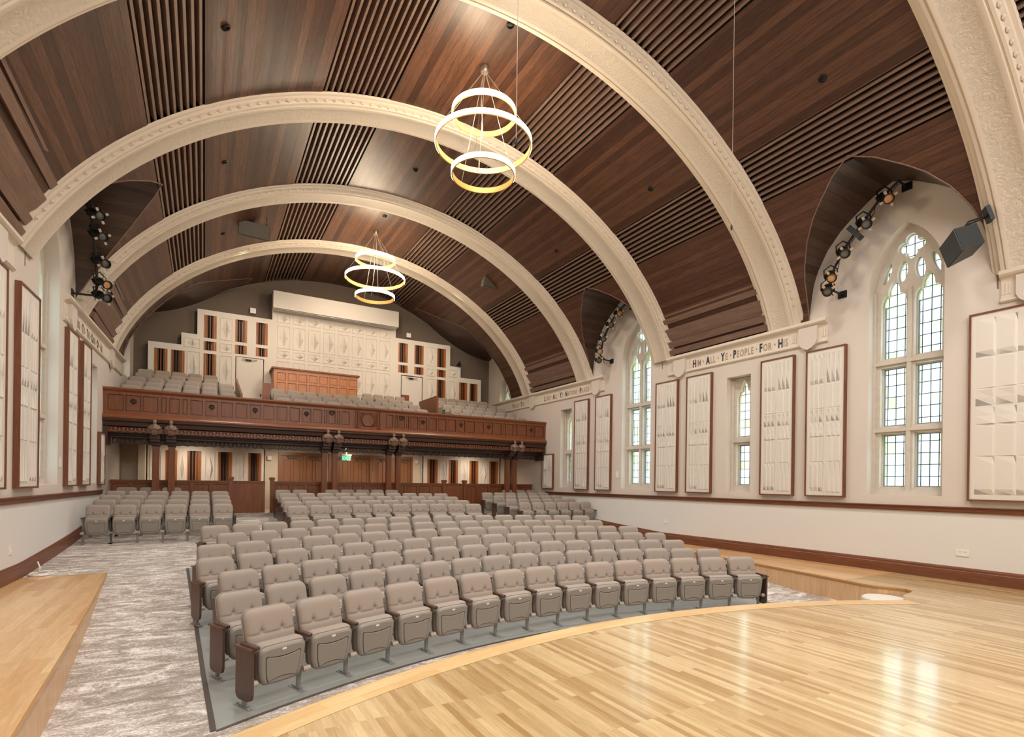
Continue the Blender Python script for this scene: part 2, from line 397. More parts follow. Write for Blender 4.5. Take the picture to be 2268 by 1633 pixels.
def big_window(side, c, sill=1.55, low=True):
    f = PR if side == 'R' else PL
    wn[0] += 1; nm = 'window_%d' % wn[0]
    out = arch_poly(c, .665, sill + .02, 5.8, 7.02)
    H = []
    for s in (-1, 1):
        cc = c + s * .305; hw = .235
        if low:
            H.append(rectp(cc - hw, cc + hw, 1.70, 2.82)); H.append(rectp(cc - hw, cc + hw, 2.96, 4.2)); z0 = 4.36
        else: z0 = sill + .15
        H.append(head(cc, hw, z0, 5.5))
        H.append(leaf(c + s * .155, 6.1, .095, .235, s * .12)); H.append(leaf(c + s * .43, 6.13, .062, .22, s * .32))
    H.append(quatre(c, 6.58, .255))
    mb = MB(); mb.plate(out, H, f, -.24, -.33); st = struct(mb.build(nm, M_stone))
    mb = MB(); mb.plate(out, [shrink(h, .022) for h in H], f, -.331, -.40); mb.build('tracery_moulding', M_stone, st)
    sl = MB()      # mullion shaft, transoms, sill
    def bar(s0, s1, z0, z1, d0, d1):
        sl.plate(rectp(s0, s1, z0, z1), [], f, d0, d1)
    bar(c - .035, c + .035, sill, 5.75, -.19, -.25)
    if low:
        for z in (2.89, 4.28): bar(c - .66, c + .66, z - .035, z + .035, -.185, -.25)
    bar(c - .66, c + .66, sill, sill + .10, -.17, -.25)
    for s in (-1, 1): bar(c + s * .64 - .03, c + s * .64 + .03, sill, 5.8, -.19, -.25)
    sl.build('mullion', M_stone, st)
    fr = MB()
    for h in H[:]:
        zs = [p[1] for p in h]; xs = [p[0] for p in h]
        if max(zs) - min(zs) > .8:
            a, b_, z0, z1 = min(xs) + .022, max(xs) - .022, min(zs) + .022, min(max(zs), 5.5) - .022
            fr.plate(rectp(a, b_, z0, z1), [rectp(a + .022, b_ - .022, z0 + .022, z1 - .022)], f, -.36, -.40)
    fr.build('metal_casement', M_frame, st)
    g = MB(); g.plate(arch_poly(c, .64, sill + .05, 5.8, 6.99), [], f, -.385, -.39)
    gm = glass('leaded_glass_%d' % wn[0], C('#dfe9ec'), C('#b4cc86'), .1525, .236, c - .61, 1.70)
    g.build('leaded_glass', gm, st)
def lancet(side, c):
    f = PR if side == 'R' else PL
    wn[0] += 1
    out = rectp(c - .355, c + .355, 1.56, 4.56)
    H = [rectp(c - .22, c + .22, 1.70, 2.80), head(c, .22, 2.97, 4.0)]
    mb = MB(); mb.plate(out, H, f, -.24, -.33); st = struct(mb.build('window_%d' % wn[0], M_stone))
    mb = MB(); mb.plate(out, [shrink(h, .022) for h in H], f, -.331, -.40); mb.build('tracery_moulding', M_stone, st)
    sl = MB()
    sl.plate(rectp(c - .35, c + .35, 2.85, 2.92), [], f, -.185, -.25); sl.plate(rectp(c - .35, c + .35, 1.55, 1.65), [], f, -.17, -.25)
    for s in (-1, 1): sl.plate(rectp(c + s * .32 - .035, c + s * .32 + .035, 1.55, 4.5), [], f, -.19, -.25)
    sl.build('mullion', M_stone, st)
    fr = MB(); fr.plate(rectp(c - .2, c + .2, 1.72, 2.78), [rectp(c - .175, c + .175, 1.745, 2.755)], f, -.36, -.40); fr.build('metal_casement', M_frame, st)
    g = MB(); g.plate(rectp(c - .34, c + .34, 1.58, 4.54), [], f, -.385, -.39)
    g.build('leaded_glass', glass('leaded_glass_%d' % wn[0], C('#e2e8e4'), C('#d0c67e'), .147, .22, c - .22, 1.70), st)
for sd, c in WBIG: big_window(sd, c)
big_window('R', 21.6, 5.1, False); big_window('L', 22.0, 5.1, False)
for sd, c in (('R', 9.16), ('R', 16.85), ('L', 9.4), ('L', 17.2)): lancet(sd, c)

def side_wall(name, side):
    f = PR if side == 'R' else PL
    hs = [arch_poly(c, .66, 1.55, 5.8, 7.02) for s_, c in WBIG if s_ == side]
    hs.append(arch_poly(21.6 if side == 'R' else 22.0, .66, 5.1, 5.8, 7.02))
    for c in ((9.16, 16.85) if side == 'R' else (9.4, 17.2)): hs.append(rectp(c - .36, c + .36, 1.55, 4.57))
    mb = MB(); mb.plate([(Y0, 1.33), (Y1 + .4, 1.33), (Y1 + .4, 8.6), (Y0, 8.6)], hs, f, 0, -.42)
    mb.plate([(Y0, -.7), (Y1 + .4, -.7), (Y1 + .4, 1.33), (Y0, 1.33)], [], f, 0, -.42, mi=1)
    return struct(mb.build(name, [M_wall, M_dado]))
side_wall('wall_right', 'R'); side_wall('wall_left', 'L')
mb = MB(); mb.box(-2.9, 12.6, Y1, Y1 + .3, .3, 10.6); struct(mb.build('wall_back', M_taupe))
mb = MB(); mb.box(-3.9, 12.6, Y0 - .3, Y0, -.7, 10.6); struct(mb.build('wall_front', M_wall))
# lower rear wall under the balcony, with door opening
mb = MB()
mb.plate(rectp(-2.6, 12.25, .4, 3.02), [rectp(2.42, 4.12, .62, 2.70), rectp(4.22, 5.86, .62, 2.70), rectp(5.96, 7.56, .62, 2.70)], lambda s, z, d: (s, 21.5 + d, z), 0, .2)
mb.box(-2.5, -1.75, 21.3, 21.5, .5, 3.0); mb.box(-1.8, -1.62, 20.7, 21.5, .5, 3.0)
mb.box(11.62, 11.8, 20.7, 21.5, .5, 3.0)
struct(mb.build('wall_rear', M_wallrear))

# ------------------------------------------------------------------ chair rail, baseboards
def along(side, s0, s1, prof, zf, n=40, name='trim_1', mat=None, parent=None, uv=False):
    f = PR if side == 'R' else PL; mb = MB(); rows = []
    for k in range(n + 1):
        s = s0 + (s1 - s0) * k / n; z = zf(s); rows.append([f(s, z + dz, d) for d, dz in prof])
    mb.grid(rows, closeu=True); mb.face(rows[0]); mb.face(rows[-1][::-1])
    return mb.build(name, mat, parent)
rail = [(0, 1.26 - 1.34), (.03, -.08), (.045, -.05), (.03, -.04), (.035, 0.0), (.055, .01), (.055, .025), (0, .03)]
for sd, nm, e in (('R', 'trim_1', 18.2), ('L', 'trim_2', 18.2)):
    struct(along(sd, Y0, e, rail, lambda s: 1.335, 2, nm, M_trim))
base = [(0, 0), (.03, 0), (.03, .19), (.022, .20), (.022, .235), (.012, .26), (0, .265)]
for sd, nm in (('R', 'baseboard_right'), ('L', 'baseboard_left')):
    struct(along(sd, Y0, 19.1, base, lambda s: max(0, fl(s)) - .005, 90, nm, M_trim))

# ------------------------------------------------------------------ floors
mb = MB(); rows = []; uvs = []
xs = [-3.0 + 15.1 * k / 12 for k in range(13)]
ys = [-3.95 + k * .25 for k in range(int(25.5 / .25) + 2)]
for y in ys:
    rows.append([(min(max(x, XL(y) + .002), XR(y) - .002), y, fl(y)) for x in xs])
mb.grid(rows); struct(mb.build('floor', M_carpet))
FC = (4.8, -3.4)
def polar(r, a): return (FC[0] + r * sin(a), FC[1] + r * cos(a))
def mat_strip(r0, r1, xl, xr, n=48, m=30, lift=.006):
    rows = []
    for i in range(m + 1):
        r = r0 + (r1 - r0) * i / m; row = []
        for j in range(n + 1):
            # clamp to the straight side edges
            a0 = math.asin((xl(r) - FC[0]) / r); a1 = math.asin((xr(r) - FC[0]) / r); a = a0 + (a1 - a0) * j / n
            x, y = polar(r, a); row.append((x, y, fl(y) + lift))
        rows.append(row)
    return rows
mxl = lambda r: .12 - .053 * max(0, r - 9.7); mxr = lambda r: 8.78 + .09 * max(0, r - 9.7)
g = mat_strip(9.68, 16.0, mxl, mxr)
mb = MB(); mb.grid(g); matr = tag(mb.build('seating_floor_mat', M_mat), 'smooth grey floor covering under the curved front seating block', 'floor mat')
mb = MB()
mb.grid([[(x - .045, y, z + .001) for x, y, z in [r[0] for r in g]], [(x, y, z + .006) for x, y, z in [r[0] for r in g]]])
mb.grid([[(x, y, z + .006) for x, y, z in [r[-1] for r in g]], [(x + .045, y, z + .001) for x, y, z in [r[-1] for r in g]]])
mb.grid([[(x, y - .028, z + .001) for x, y, z in g[0]], [(x, y, z + .006) for x, y, z in g[0]]])
mb.grid([[(x, y, z + .006) for x, y, z in g[-1]], [(x, y + .03, z + .001) for x, y, z in g[-1]]])
mb.build('edge_trim', M_matedge, matr)
mb = MB(); mb.grid(mat_strip(17.35, 21.9, lambda r: 1.75, lambda r: 7.5, 20, 20)); m2 = tag(mb.build('seating_floor_mat', M_mat), 'smooth grey floor covering under the straight rear centre seating block', 'floor mat')

# ------------------------------------------------------------------ stage
SR, SCY = 9.5, -4.35
def sarc(x): return SCY + math.sqrt(SR * SR - (x - 4.75) ** 2)
arcx = [9.25 - (9.25 - .1) * k / 48 for k in range(49)]
edge = ([(10.98, 11.3), (10.84, 9.6), (10.63, 7.85), (10.42, 6.63), (10.20, 5.45), (10.12, 5.1), (10.14, 4.85), (10.25, 4.66), (10.30, 4.5), (10.22, 4.36), (10.05, 4.30), (9.8, 4.28), (9.6, 4.22)]
        + [(x, sarc(x)) for x in arcx] + [(-.35, 3.62), (-.75, 3.5), (-1.0, 3.75), (-1.06, 4.3), (-1.07, 4.72), (-1.16, 6.7), (-1.26, 8.65), (-1.38, 10.6), (-1.49, 12.32)])
deck = [(12.03, 11.3)] + edge + [(-2.59, 12.6), (XL(-3.9) + .01, -3.95), (12.02, -3.95)]
fz = lambda s, z, d: (s, z, d)
mb = MB(); mb.plate(deck, [], fz, 0, -.03)
stage = tag(mb.build('stage', M_deck), 'pale polished maple stage with a bowed front edge and side walkways', 'stage')
for i, (a, b_, bw) in enumerate([(-1.0, 0, 0)]): pass
# nosing border board following the bowed edge
mb = MB(); ra = []; ub = []; acc = 0
pts = [(x, sarc(x)) for x in arcx]
for k, (x, y) in enumerate(pts):
    d = Vector((x - 4.75, y - SCY)).normalized()
    if k: acc += (Vector(pts[k]) - Vector(pts[k - 1])).length
    ra.append([(x - d.x * .26, y - d.y * .26, .002), (x, y, .002), (x + d.x * .02, y + d.y * .02, -.002), (x + d.x * .02, y + d.y * .02, -.045)])
    ub.append([(0, acc), (.26, acc), (.28, acc), (.32, acc)])
mb.grid(ra, ub); mb.build('edge_border', M_border, stage)
# walkway tops in wider boards
for nm, poly in (('left_walkway', [(-1.07, 4.72), (-1.26, 8.65), (-1.49, 12.32), (-2.59, 12.6), (XL(0) + .01, 0.5), (-1.0, .5), (-1.0, 3.75), (-1.06, 4.3)]),
                 ('right_walkway', [(12.03, 11.3), (10.98, 11.3), (10.84, 9.6), (10.63, 7.85), (10.42, 6.63), (10.20, 5.45), (12.02, 5.45)])):
    mb = MB(); mb.plate(poly, [], fz, .003, -.002); mb.build(nm, M_walk, stage)
mb = MB(); ed = [(12.03, 11.3)] + edge + [(-2.59, 12.6)]
for (a, b_) in zip(ed, ed[1:]):
    mb.face([(a[0], a[1], -.03), (b_[0], b_[1], -.03), (b_[0], b_[1], min(fl(b_[1]) - .02, -.04)), (a[0], a[1], min(fl(a[1]) - .02, -.04))])
    n = Vector((b_[1] - a[1], a[0] - b_[0])).normalized() * .015
mb.build('fascia', M_fascia, stage, recalc=False)
mb = MB(); rows = []      # thin shadow moulding below the nosing of the right walkway and bow
for k, p in enumerate(ed[1:-1]):
    a, b_ = Vector(ed[k]), Vector(ed[k + 2]); t = (b_ - a).normalized(); n = Vector((-t.y, t.x)) * -1
    if n.length < .5: n = Vector((0, 1))
    rows.append([(p[0] + n.x * q, p[1] + n.y * q, z) for q, z in ((0, .001), (.012, -.002), (.012, -.03), (.002, -.032), (.002, -.06), (0, -.062))])
mb.grid(rows); mb.build('nosing', M_walk, stage)

# ------------------------------------------------------------------ ceiling
def vp(th, r, y, clip=0):
    kk = .046 if th > 0 else 1 - (CX - XL(y) - .10) / 7.47
    x = CX + r * sin(th) * (1 - kk * (abs(th) / R(60.5)) ** 4); z = CZ + r * cos(th)
    if clip: x = min(max(x, XL(y) + .04 + (RR - r) * .9), XR(y) - .03 - (RR - r) * .9)
    return (x, y, z)
TH = [9.3, 18.7, 33.7, 40.9]
ylist = sorted(set([Y0 + .3 * k for k in range(int((Y1 - Y0) / .3) + 1)] + [Y1]))
def strip(mb, t0, t1, r, y0, y1, n, mi=0, m=1):
    rows = []; uvs = []
    for i in range(m + 1):
        y = y0 + (y1 - y0) * i / m
        rows.append([vp(R(t0 + (t1 - t0) * j / n), r, y) for j in range(n + 1)]); uvs.append([(R(t0 + (t1 - t0) * j / n) * RV, y) for j in range(n + 1)])
    mb.grid(rows, uvs, mi)
mb = MB()
strip(mb, -TH[0], TH[0], RV, Y0, Y1, 8)
for s in (-1, 1): strip(mb, s * TH[1], s * TH[2], RV, Y0, 19.6, 8)
def dorm_at(y):
    for c in DORM:
        z = arch_z(y - c)
        if z is not None: return z
    return None
yy = []
for c in DORM: yy += [c + s * 1.7 * (1 - (1 - k / 24) ** 1.6) for k in range(25) for s in (-1, 1)]
yy += [Y0 + .5 * k for k in range(56)]
yy = sorted(set([round(y, 4) for y in yy if Y0 <= y <= 19.6] + [19.6]))
for s in (-1, 1):
    rows = []; uvs = []
    for y in yy:
        z = dorm_at(y); lim = 60.8
        if z is not None: lim = min(60.8, math.degrees(math.acos((z - CZ) / RV)))
        lim = max(lim, TH[3] + .02); row = []; ur = []
        for j in range(15):
            th = R(TH[3] + (lim - TH[3]) * j / 14)
            p = vp(s * th, RV, y)
            if z is None: p = (min(max(p[0], XL(y) + .02), XR(y) - .03), p[1], p[2])
            row.append(p); ur.append((s * th * RV, y))
        rows.append(row); uvs.append(ur)
    mb.grid(rows, uvs)
# rear bay behind the last arch: plain boards cut by a flaring hood on each side
RC = 22.75
DV = [(0, 9.38), (.2, 9.27), (.45, 9.06), (.95, 8.74), (1.35, 8.50), (1.62, 8.27), (1.72, 7.6), (1.75, 5.2)]
def hood_z(dy, T=DV):
    dy = abs(dy)
    for (a, za), (b, zb) in zip(T, T[1:]):
        if dy <= b: return za + (zb - za) * (dy - a) / (b - a)
    return None
DW = [(0, 7.8), (.6, 7.66), (1.2, 7.42), (1.62, 7.15), (1.72, 6.9), (1.74, 6.4), (1.75, 5.2)]
hy = [RC - 1.75 + .0, RC - 1.749, RC - 1.74, RC - 1.73, RC - 1.70, RC - 1.66, RC - 1.62] + [RC - 1.55 + .1 * k for k in range(23)]
hy = [y for y in hy if y < Y1 - .01] + [Y1 - .005]
for s in (-1, 1):
    rows = []; uvs = []
    for y in [19.6, 20.0, 20.5, RC - 1.7501] + hy:
        z = hood_z(y - RC) if abs(y - RC) <= 1.75 else None
        lim = 60.8 if z is None else min(60.8, math.degrees(math.acos((z - CZ) / RV)))
        row = []; ur = []
        for j in range(17):
            th = R(TH[1] + (lim - TH[1]) * j / 16); p = vp(s * th, RV, y)
            p = (min(max(p[0], XL(y) + .02), XR(y) - .03), p[1], p[2]); row.append(p); ur.append((s * th * RV, y))
        rows.append(row); uvs.append(ur)
    mb.grid(rows, uvs)
ceil = struct(mb.build('ceiling', M_boards, smooth=False, recalc=False))
# slatted recesses between the board panels: one strip per bay
bays = [(Y0, -.8)] + [(a + .475, b_ - .475) for a, b_ in zip(RIBS, RIBS[1:])] + [(20.0, Y1)]
for (a, b_) in bays:
    for s in (-1, 1):
        for t0, t1, n in ((TH[0], TH[1], 11), (TH[2], TH[3], 9)):
            if b_ > 20 and t0 > 20: continue
            ra, rb2 = max(Y0, a - .5), min(Y1, b_ + .5); mb = MB(); strip(mb, s * t0, s * t1, RV + .16, ra, rb2, 6)
            for t in (t0, t1):
                p0, p1 = vp(R(s * t), RV, ra), vp(R(s * t), RV + .16, ra); q0, q1 = vp(R(s * t), RV, rb2), vp(R(s * t), RV + .16, rb2)
                mb.face([p0, p1, q1, q0])
            vd = mb.build('slat_recess', M_dark, ceil)
            mb = MB()
            for k in range(n):
                t = R(s * (t0 + (t1 - t0) * (k + .5) / n)); hw = .022 / RV
                P = [vp(t - hw, RV + .004, a), vp(t + hw, RV + .004, a), vp(t + hw, RV + .14, a), vp(t - hw, RV + .14, a)]
                Q = [(p[0], b_, p[2]) for p in P]; mb.grid([P, Q], closeu=True)
                mb.face(P); mb.face(Q[::-1])
            mb.build('slats', M_slat, ceil)
# stepped boards above the frieze in the bays that have no dormer
for (a, b_) in ((-.0, 3.1), (8.3, 11.4), (16.1, 19.2)):
    for s in (-1, 1):
        mb = MB()
        for k, (t, r0, w_) in enumerate(((52.2, RV - .01, .05), (53.0, RV - .05, .14), (55.0, RV - .08, .36), (57.6, RV - .12, .16), (59.2, RV - .16, .14))):
            th = R(s * t); d = Vector((cos(th) * s, -sin(th) * s)) * 1.0    # downwards along the curve
            tx, tz = s * cos(th), -abs(sin(th)); P = []
            x0, z0 = vp(th, r0, (a + b_) / 2)[0], CZ + r0 * cos(th); nx, nz = sin(th), cos(th)
            for u, v in ((0, 0), (w_, 0), (w_, .4), (0, .4)): P.append((x0 + tx * u + nx * v, z0 + tz * u + nz * v))
            A = [(min(max(p[0], XL(a) - .2), XR(a) + .2), a, p[1]) for p in P]; B = [(p[0], b_, p[2]) for p in A]
            mb.grid([A, B], closeu=True); mb.face(A); mb.face(B[::-1])
        mb.build('stepped_boards', M_slat, ceil)
for s in (-1, 1):
    mb = MB(); rows = []; uvs = []; tr = []; acc = 0; pz = None
    for y in hy:
        zv = hood_z(y - RC); zw = min(zv, hood_z(y - RC, DW)); th = math.acos(min(1, (zv - CZ) / RV)); xv = vp(s * th, RV, y)[0]; xw = XR(y) if s > 0 else XL(y)
        if (xv - xw) * s > 0: xv = xw - s * .002
        if pz: acc += math.hypot(y - pz[0], zv - pz[1])
        pz = (y, zv); row = []; ur = []
        for j in range(13):
            t = j / 12; row.append((xv + (xw - xv) * t, y, zv + (zw - zv) * (1 - (1 - t) ** 1.8))); ur.append((acc, abs(xw - xv) * t))
        rows.append(row); uvs.append(ur); tr.append((xv, y, zv - .004))
    mb.grid(rows, uvs); dm = mb.build('dormer_lining', M_dboards, ceil, recalc=False, smooth=True)
    mb = MB(); mb.tube(tr, .012, 5); mb.build('edge_bead', M_slat, dm)
# dormer linings
for c in DORM[:2]:
    for s in (-1, 1):
        mb = MB(); rows = []; uvs = []; tr = []
        n = 44
        for k in range(n + 1):
            dy = -1.7 + 3.4 * k / n; dy = max(-1.699, min(1.699, 1.7 * sin(PI / 2 * (2 * k / n - 1)) if abs(k / n - .5) > .0 else 0))
            y = c + dy; z = arch_z(dy)
            if y > Y1 - .02: y = Y1 - .02
            xv = vp(s * math.acos((z - CZ) / RV), RV, y)[0]; xw = (XR(y) if s > 0 else XL(y))
            if (xv - xw) * s > 0: xv = xw - s * .001
            if k == 0: acc = 0
            else: acc += math.hypot(y - py_, z - pz_)
            py_, pz_ = y, z
            rows.append([(xv + (xw - xv) * j / 4, y, z) for j in range(5)]); uvs.append([(acc, xv + (xw - xv) * j / 4) for j in range(5)])
            tr.append((xv, y, z - .004))
        mb.grid(rows, uvs); dm = mb.build('dormer_lining', M_dboards, ceil, recalc=False)
        mb = MB(); mb.tube(tr, .012, 5); mb.build('edge_bead', M_slat, dm)

# ------------------------------------------------------------------ plaster ribs
prof = [(-.50, .16), (-.48, .12), (-.43, .115), (-.42, .08), (-.36, .06), (-.34, .02), (-.30, .015), (-.29, .03), (-.27, .03), (-.26, 0), (-.19, 0), (-.17, .012), (.17, .012), (.19, 0), (.26, 0), (.27, .03), (.29, .03), (.30, .015), (.34, .02), (.36, .06), (.42, .08), (.43, .115), (.48, .12), (.50, .16)]
where = ['over the stage behind the photographer', 'at the right edge of the picture above the stage', 'crossing from top centre down to the right frieze', 'sweeping behind the large ring pendant', 'crossing behind the two hanging grey speakers', 'farthest one, directly above the balcony front']
for i, yc in enumerate(RIBS):
    rows = []; uvs = []; n = 110
    for k in range(n + 1):
        th = R(-60.9 + 121.8 * k / n)
        rows.append([vp(th, RR + dr, yc + dy, 1) for dy, dr in prof]); uvs.append([(th * RR, dy) for dy, dr in prof])
    mb = MB(); mb.grid(rows, uvs); mb.face(rows[0]); mb.face(rows[-1][::-1])
    rb = tag(mb.build('rib_arch', M_relief, smooth='auto'), 'cream carved plaster ceiling arch ' + where[i], 'ceiling arch', 'carved plaster ceiling arches')
    # row of little leaf bosses along the front moulding
    mb = MB(); m = 92
    for k in range(m):
        th = R(-58 + 116 * (k + .5) / m); p = Vector(vp(th, RR + .052, yc - .385, 1)); 
        q = Vector((cos(th), 0, -sin(th))); nn = Vector((sin(th), .9, cos(th))).normalized() * -1
        w_, h_ = .055, .03; b2 = q.cross(nn).normalized()
        C0 = p + nn * .022
        P = [p + q * w_, p + b2 * h_, p - q * w_, p - b2 * h_]
        for j in range(4): mb.face([P[j], P[(j + 1) % 4], C0])
    if i: mb.build('leaf_bosses', M_plaster, rb, recalc=False)

# ------------------------------------------------------------------ lettered friezes
fprof = [(0, -.50), (.02, -.50), (.05, -.47), (.05, -.44), (.02, -.42), (.02, -.10), (.04, -.08), (.10, -.05), (.13, -.02), (.13, .03), (.11, .05), (0, .06)]
FZ = 5.44
def text_mesh(txt, f, s0, dirn, z0, h, d, adv, mats, parent, name='lettering'):
    """raised lettering made from the built-in font; capitals at word starts are dark"""
    words = txt.split(); cur = s0
    for wi, wd in enumerate(words):
        for ci, ch in enumerate(wd):
            if ch == '.': 
                pass
            fc = bpy.data.curves.new('ch', 'FONT'); fc.body = ch if ch != '.' else '\u00b7'; big = ci == 0
            fc.size = h * (1.40 if big else 1.22); fc.extrude = .001; fc.offset = .011 if big else .005; fc.resolution_u = 2
            o = bpy.data.objects.new('ch', fc); COL.objects.link(o)
            dg = bpy.context.evaluated_depsgraph_get(); me = bpy.data.meshes.new_from_object(o.evaluated_get(dg)); bpy.data.objects.remove(o)
            if not len(me.vertices): continue
            xs = [v.co.x for v in me.vertices]; x0, x1 = min(xs), max(xs); sx = .60
            mb2 = out_[0 if big and ch != '.' else 1]; i0 = len(mb2.v)
            for v in me.vertices:
                s = cur + dirn * (v.co.x - x0) * sx; mb2.v.append(f(s, z0 + v.co.y, d + v.co.z))
            for p in me.polygons: mb2.f.append(tuple(i0 + k for k in p.vertices)); mb2.uv.append(None); mb2.mi.append(0)
            cur += dirn * ((x1 - x0) * sx + h * .12)
        cur += dirn * adv
    return cur
def frieze(side, s0, s1, label, txt=None, ts=None, dirn=1, h=.24, adv=.1, shields=(), ends=(True, True)):
    global out_
    f = PR if side == 'R' else PL; mb = MB()
    rows = [[f(s, FZ + dz, d) for d, dz in fprof] for s in (s0, s1)]
    mb.grid(rows, closeu=True); mb.face(rows[0]); mb.face(rows[1][::-1])
    fr = tag(mb.build('lettered_frieze', M_plaster), label, 'frieze', 'plaster friezes along the side walls')
    for c in shields:      # shield and fluted blocks under each arch foot
        mb = MB(); sh = [(c - .22, FZ - .08), (c + .22, FZ - .08), (c + .22, FZ - .40), (c + .17, FZ - .50), (c + .08, FZ - .57), (c, FZ - .60), (c - .08, FZ - .57), (c - .17, FZ - .50), (c - .22, FZ - .40)]
        mb.plate(sh, [], f, .09, .02); mb.build('shield', M_wall, fr)
        mb = MB()
        for q in (-.36, .36):
            for k in (-1, 0, 1): mb.plate(rectp(c + q + k * .045 - .014, c + q + k * .045 + .014, FZ - .36, FZ - .16), [], f, .032, .018)
        mb.build('fluted_block', M_plaster, fr)
    if txt:
        out_ = (MB(), MB()); end = text_mesh(txt, f, ts, dirn, FZ - .385, h, .024, adv, None, fr)
        if out_[0].v: out_[0].build('capital_letters', M_navy, fr, recalc=False)
        if out_[1].v: out_[1].build('letters', M_tan, fr, recalc=False)
# on the right wall text reads towards the stage (decreasing s); on the left wall away from it
frieze('R', 6.85, 11.60, 'cream wall frieze lettered HIM ALL YE PEOPLE FOR HIS', 'HIM . ALL . YE . PEOPLE . FOR . HIS', 10.66, -1, .205, .045, (11.12, 7.28))
frieze('R', 14.55, Y1, 'cream wall frieze lettered PRAISE THE LORD ALL YE NATIONS PRAISE', 'LORD . ALL . YE . NATIONS . PRAISE', 18.35, -1, .20, .04, (19.25, 14.98))
frieze('R', -1.5, 3.86, 'short end of a cream wall frieze at the right picture edge', None, None, 1, .2, .1, (3.42,))
frieze('L', 14.2, 21.0, 'cream wall frieze above the two far left acoustic panels', 'HOUSE . TO . THE . KING . OF . ALL', 15.0, 1, .2, .06, (14.72, 19.15))
frieze('L', -1.5, 11.30, 'cream wall frieze at the left picture edge', 'FOR . HIS . MERCIES . TO . ALL', 8.2, 1, .2, .06, (10.55,))
out_ = (MB(), MB()); text_mesh('PRAISE . THE', PR, 20.95, -1, FZ - .385, .19, .024, .05, None, None)
pr_ = [o for o in COL.objects if o.get('label', '').startswith('cream wall frieze lettered PRAISE')][0]
out_[0].build('capital_letters', M_navy, pr_, recalc=False); out_[1].build('letters', M_tan, pr_, recalc=False)
# ------------------------------------------------------------------ acoustic panels on the side walls
def fins(mb, f, s0, s1, z0, z1, n, kind, d0=.03, dep=.075):
    """one cell of folded fins; f(u,z,d)"""
    w_ = (s1 - s0) / n
    for k in range(n):
        a, b_ = s0 + k * w_ + .004, s0 + (k + 1) * w_ - .002
        if kind == 0: T = [(z0, .0), (ease(z0, z1, .15), .9), (ease(z0, z1, .8), .55), (z1, .0)]      # blade
        elif kind == 1: T = [(z0, 1), (ease(z0, z1, .06), 1), (ease(z0, z1, .94), 1), (z1, .7)]         # straight
        elif kind == 2: T = [(z0, 1.0), (ease(z0, z1, .5), .45), (z1, .0)]
        else: T = [(z0, 0), (ease(z0, z1, .5), .45), (z1, 1.0)]
        for (za, ha), (zb, hb) in zip(T, T[1:]):
            A0, A1 = f(a, za, d0), f(a, zb, d0); R0, R1 = f(a + w_ * .12, za, d0 + dep * ha), f(a + w_ * .12, zb, d0 + dep * hb); B0, B1 = f(b_, za, d0), f(b_, zb, d0)
            mb.face([A0, A1, R1, R0]); mb.face([R0, R1, B1, B0])
        if T[0][1]: mb.face([f(a, z0, d0), f(a + w_ * .12, z0, d0 + dep * T[0][1]), f(b_, z0, d0)])
        if T[-1][1]: mb.face([f(a, z1, d0), f(a + w_ * .12, z1, d0 + dep * T[-1][1]), f(b_, z1, d0)])
def acoustic(side, s0, s1, z0, z1, label, big=False):
    f = PR if side == 'R' else PL; lo, hi = min(s0, s1), max(s0, s1)
    rt = empty('acoustic_panel', f((s0 + s1) / 2, z0, 0), label, 'acoustic panel', 'framed white acoustic panels on the side walls')
    mb = MB(); mb.plate(rectp(lo, hi, z0, z1), [rectp(lo + .03, hi - .03, z0 + .03, z1 - .03)], f, .085, 0); mb.build('frame', M_frameW, rt)
    mb = MB(); mb.plate(rectp(lo + .03, hi - .03, z0 + .03, z1 - .03), [], f, .066, .03)
    # direction the ridge faces: towards the back of the hall
    g = f
    m = (lo + hi) / 2; H = z1 - z0; a, b_ = lo + .10, hi - .10
    rows = [(.035, .235, 0), (.24, .40, 1), (.41, .495, 2), (.505, .59, 3), (.60, .76, 1), (.765, .965, 0)] if H > 2 else [(.06, .48, 0), (.52, .94, 0)]
    for r0, r1, kd in rows:
        n1, n2 = (3, 3)
        fins(mb, g, m + .03, b_, z0 + H * r0, z0 + H * r1, n1, kd, .066, .030 if kd != 1 else .014)
        fins(mb, g, a, m - .03, z0 + H * r0, z0 + H * r1, 2 if kd == 1 else 3, (2 if kd == 0 and r0 < .5 else 3 if kd == 0 else kd),   .066, .022 if kd != 1 else .010)
    mb.plate(rectp(m - .012, m + .012, z0 + .1, z1 - .1), [], g, .082, .066)
    mb.build('diffuser', M_white, rt, recalc=False)
RP_ = [(17.61, 18.4, 1.48, 2.88, 'short wood-framed white acoustic panel beside the balcony front on the right wall'),
       (15.38, 16.22, 1.48, 4.78, 'tall framed white acoustic panel immediately right of the far slim window'),
       (14.14, 14.98, 1.48, 4.78, 'tall framed white acoustic panel immediately left of the farther tall pointed window'),
       (11.17, 12.05, 1.48, 4.80, 'tall framed white acoustic panel immediately right of the farther tall pointed window'),
       (9.96, 10.84, 1.48, 4.80, 'tall framed white acoustic panel immediately left of the middle slim window'),
       (7.60, 8.47, 1.48, 4.80, 'tall framed white acoustic panel immediately right of the middle slim window'),
       (6.43, 7.31, 1.48, 4.80, 'tall framed white acoustic panel immediately left of the nearest pointed window'),
       (2.3, 4.28, 1.48, 4.84, 'extra wide framed white acoustic panel cut off by the right picture edge')]
for a in RP_: acoustic('R', *a)
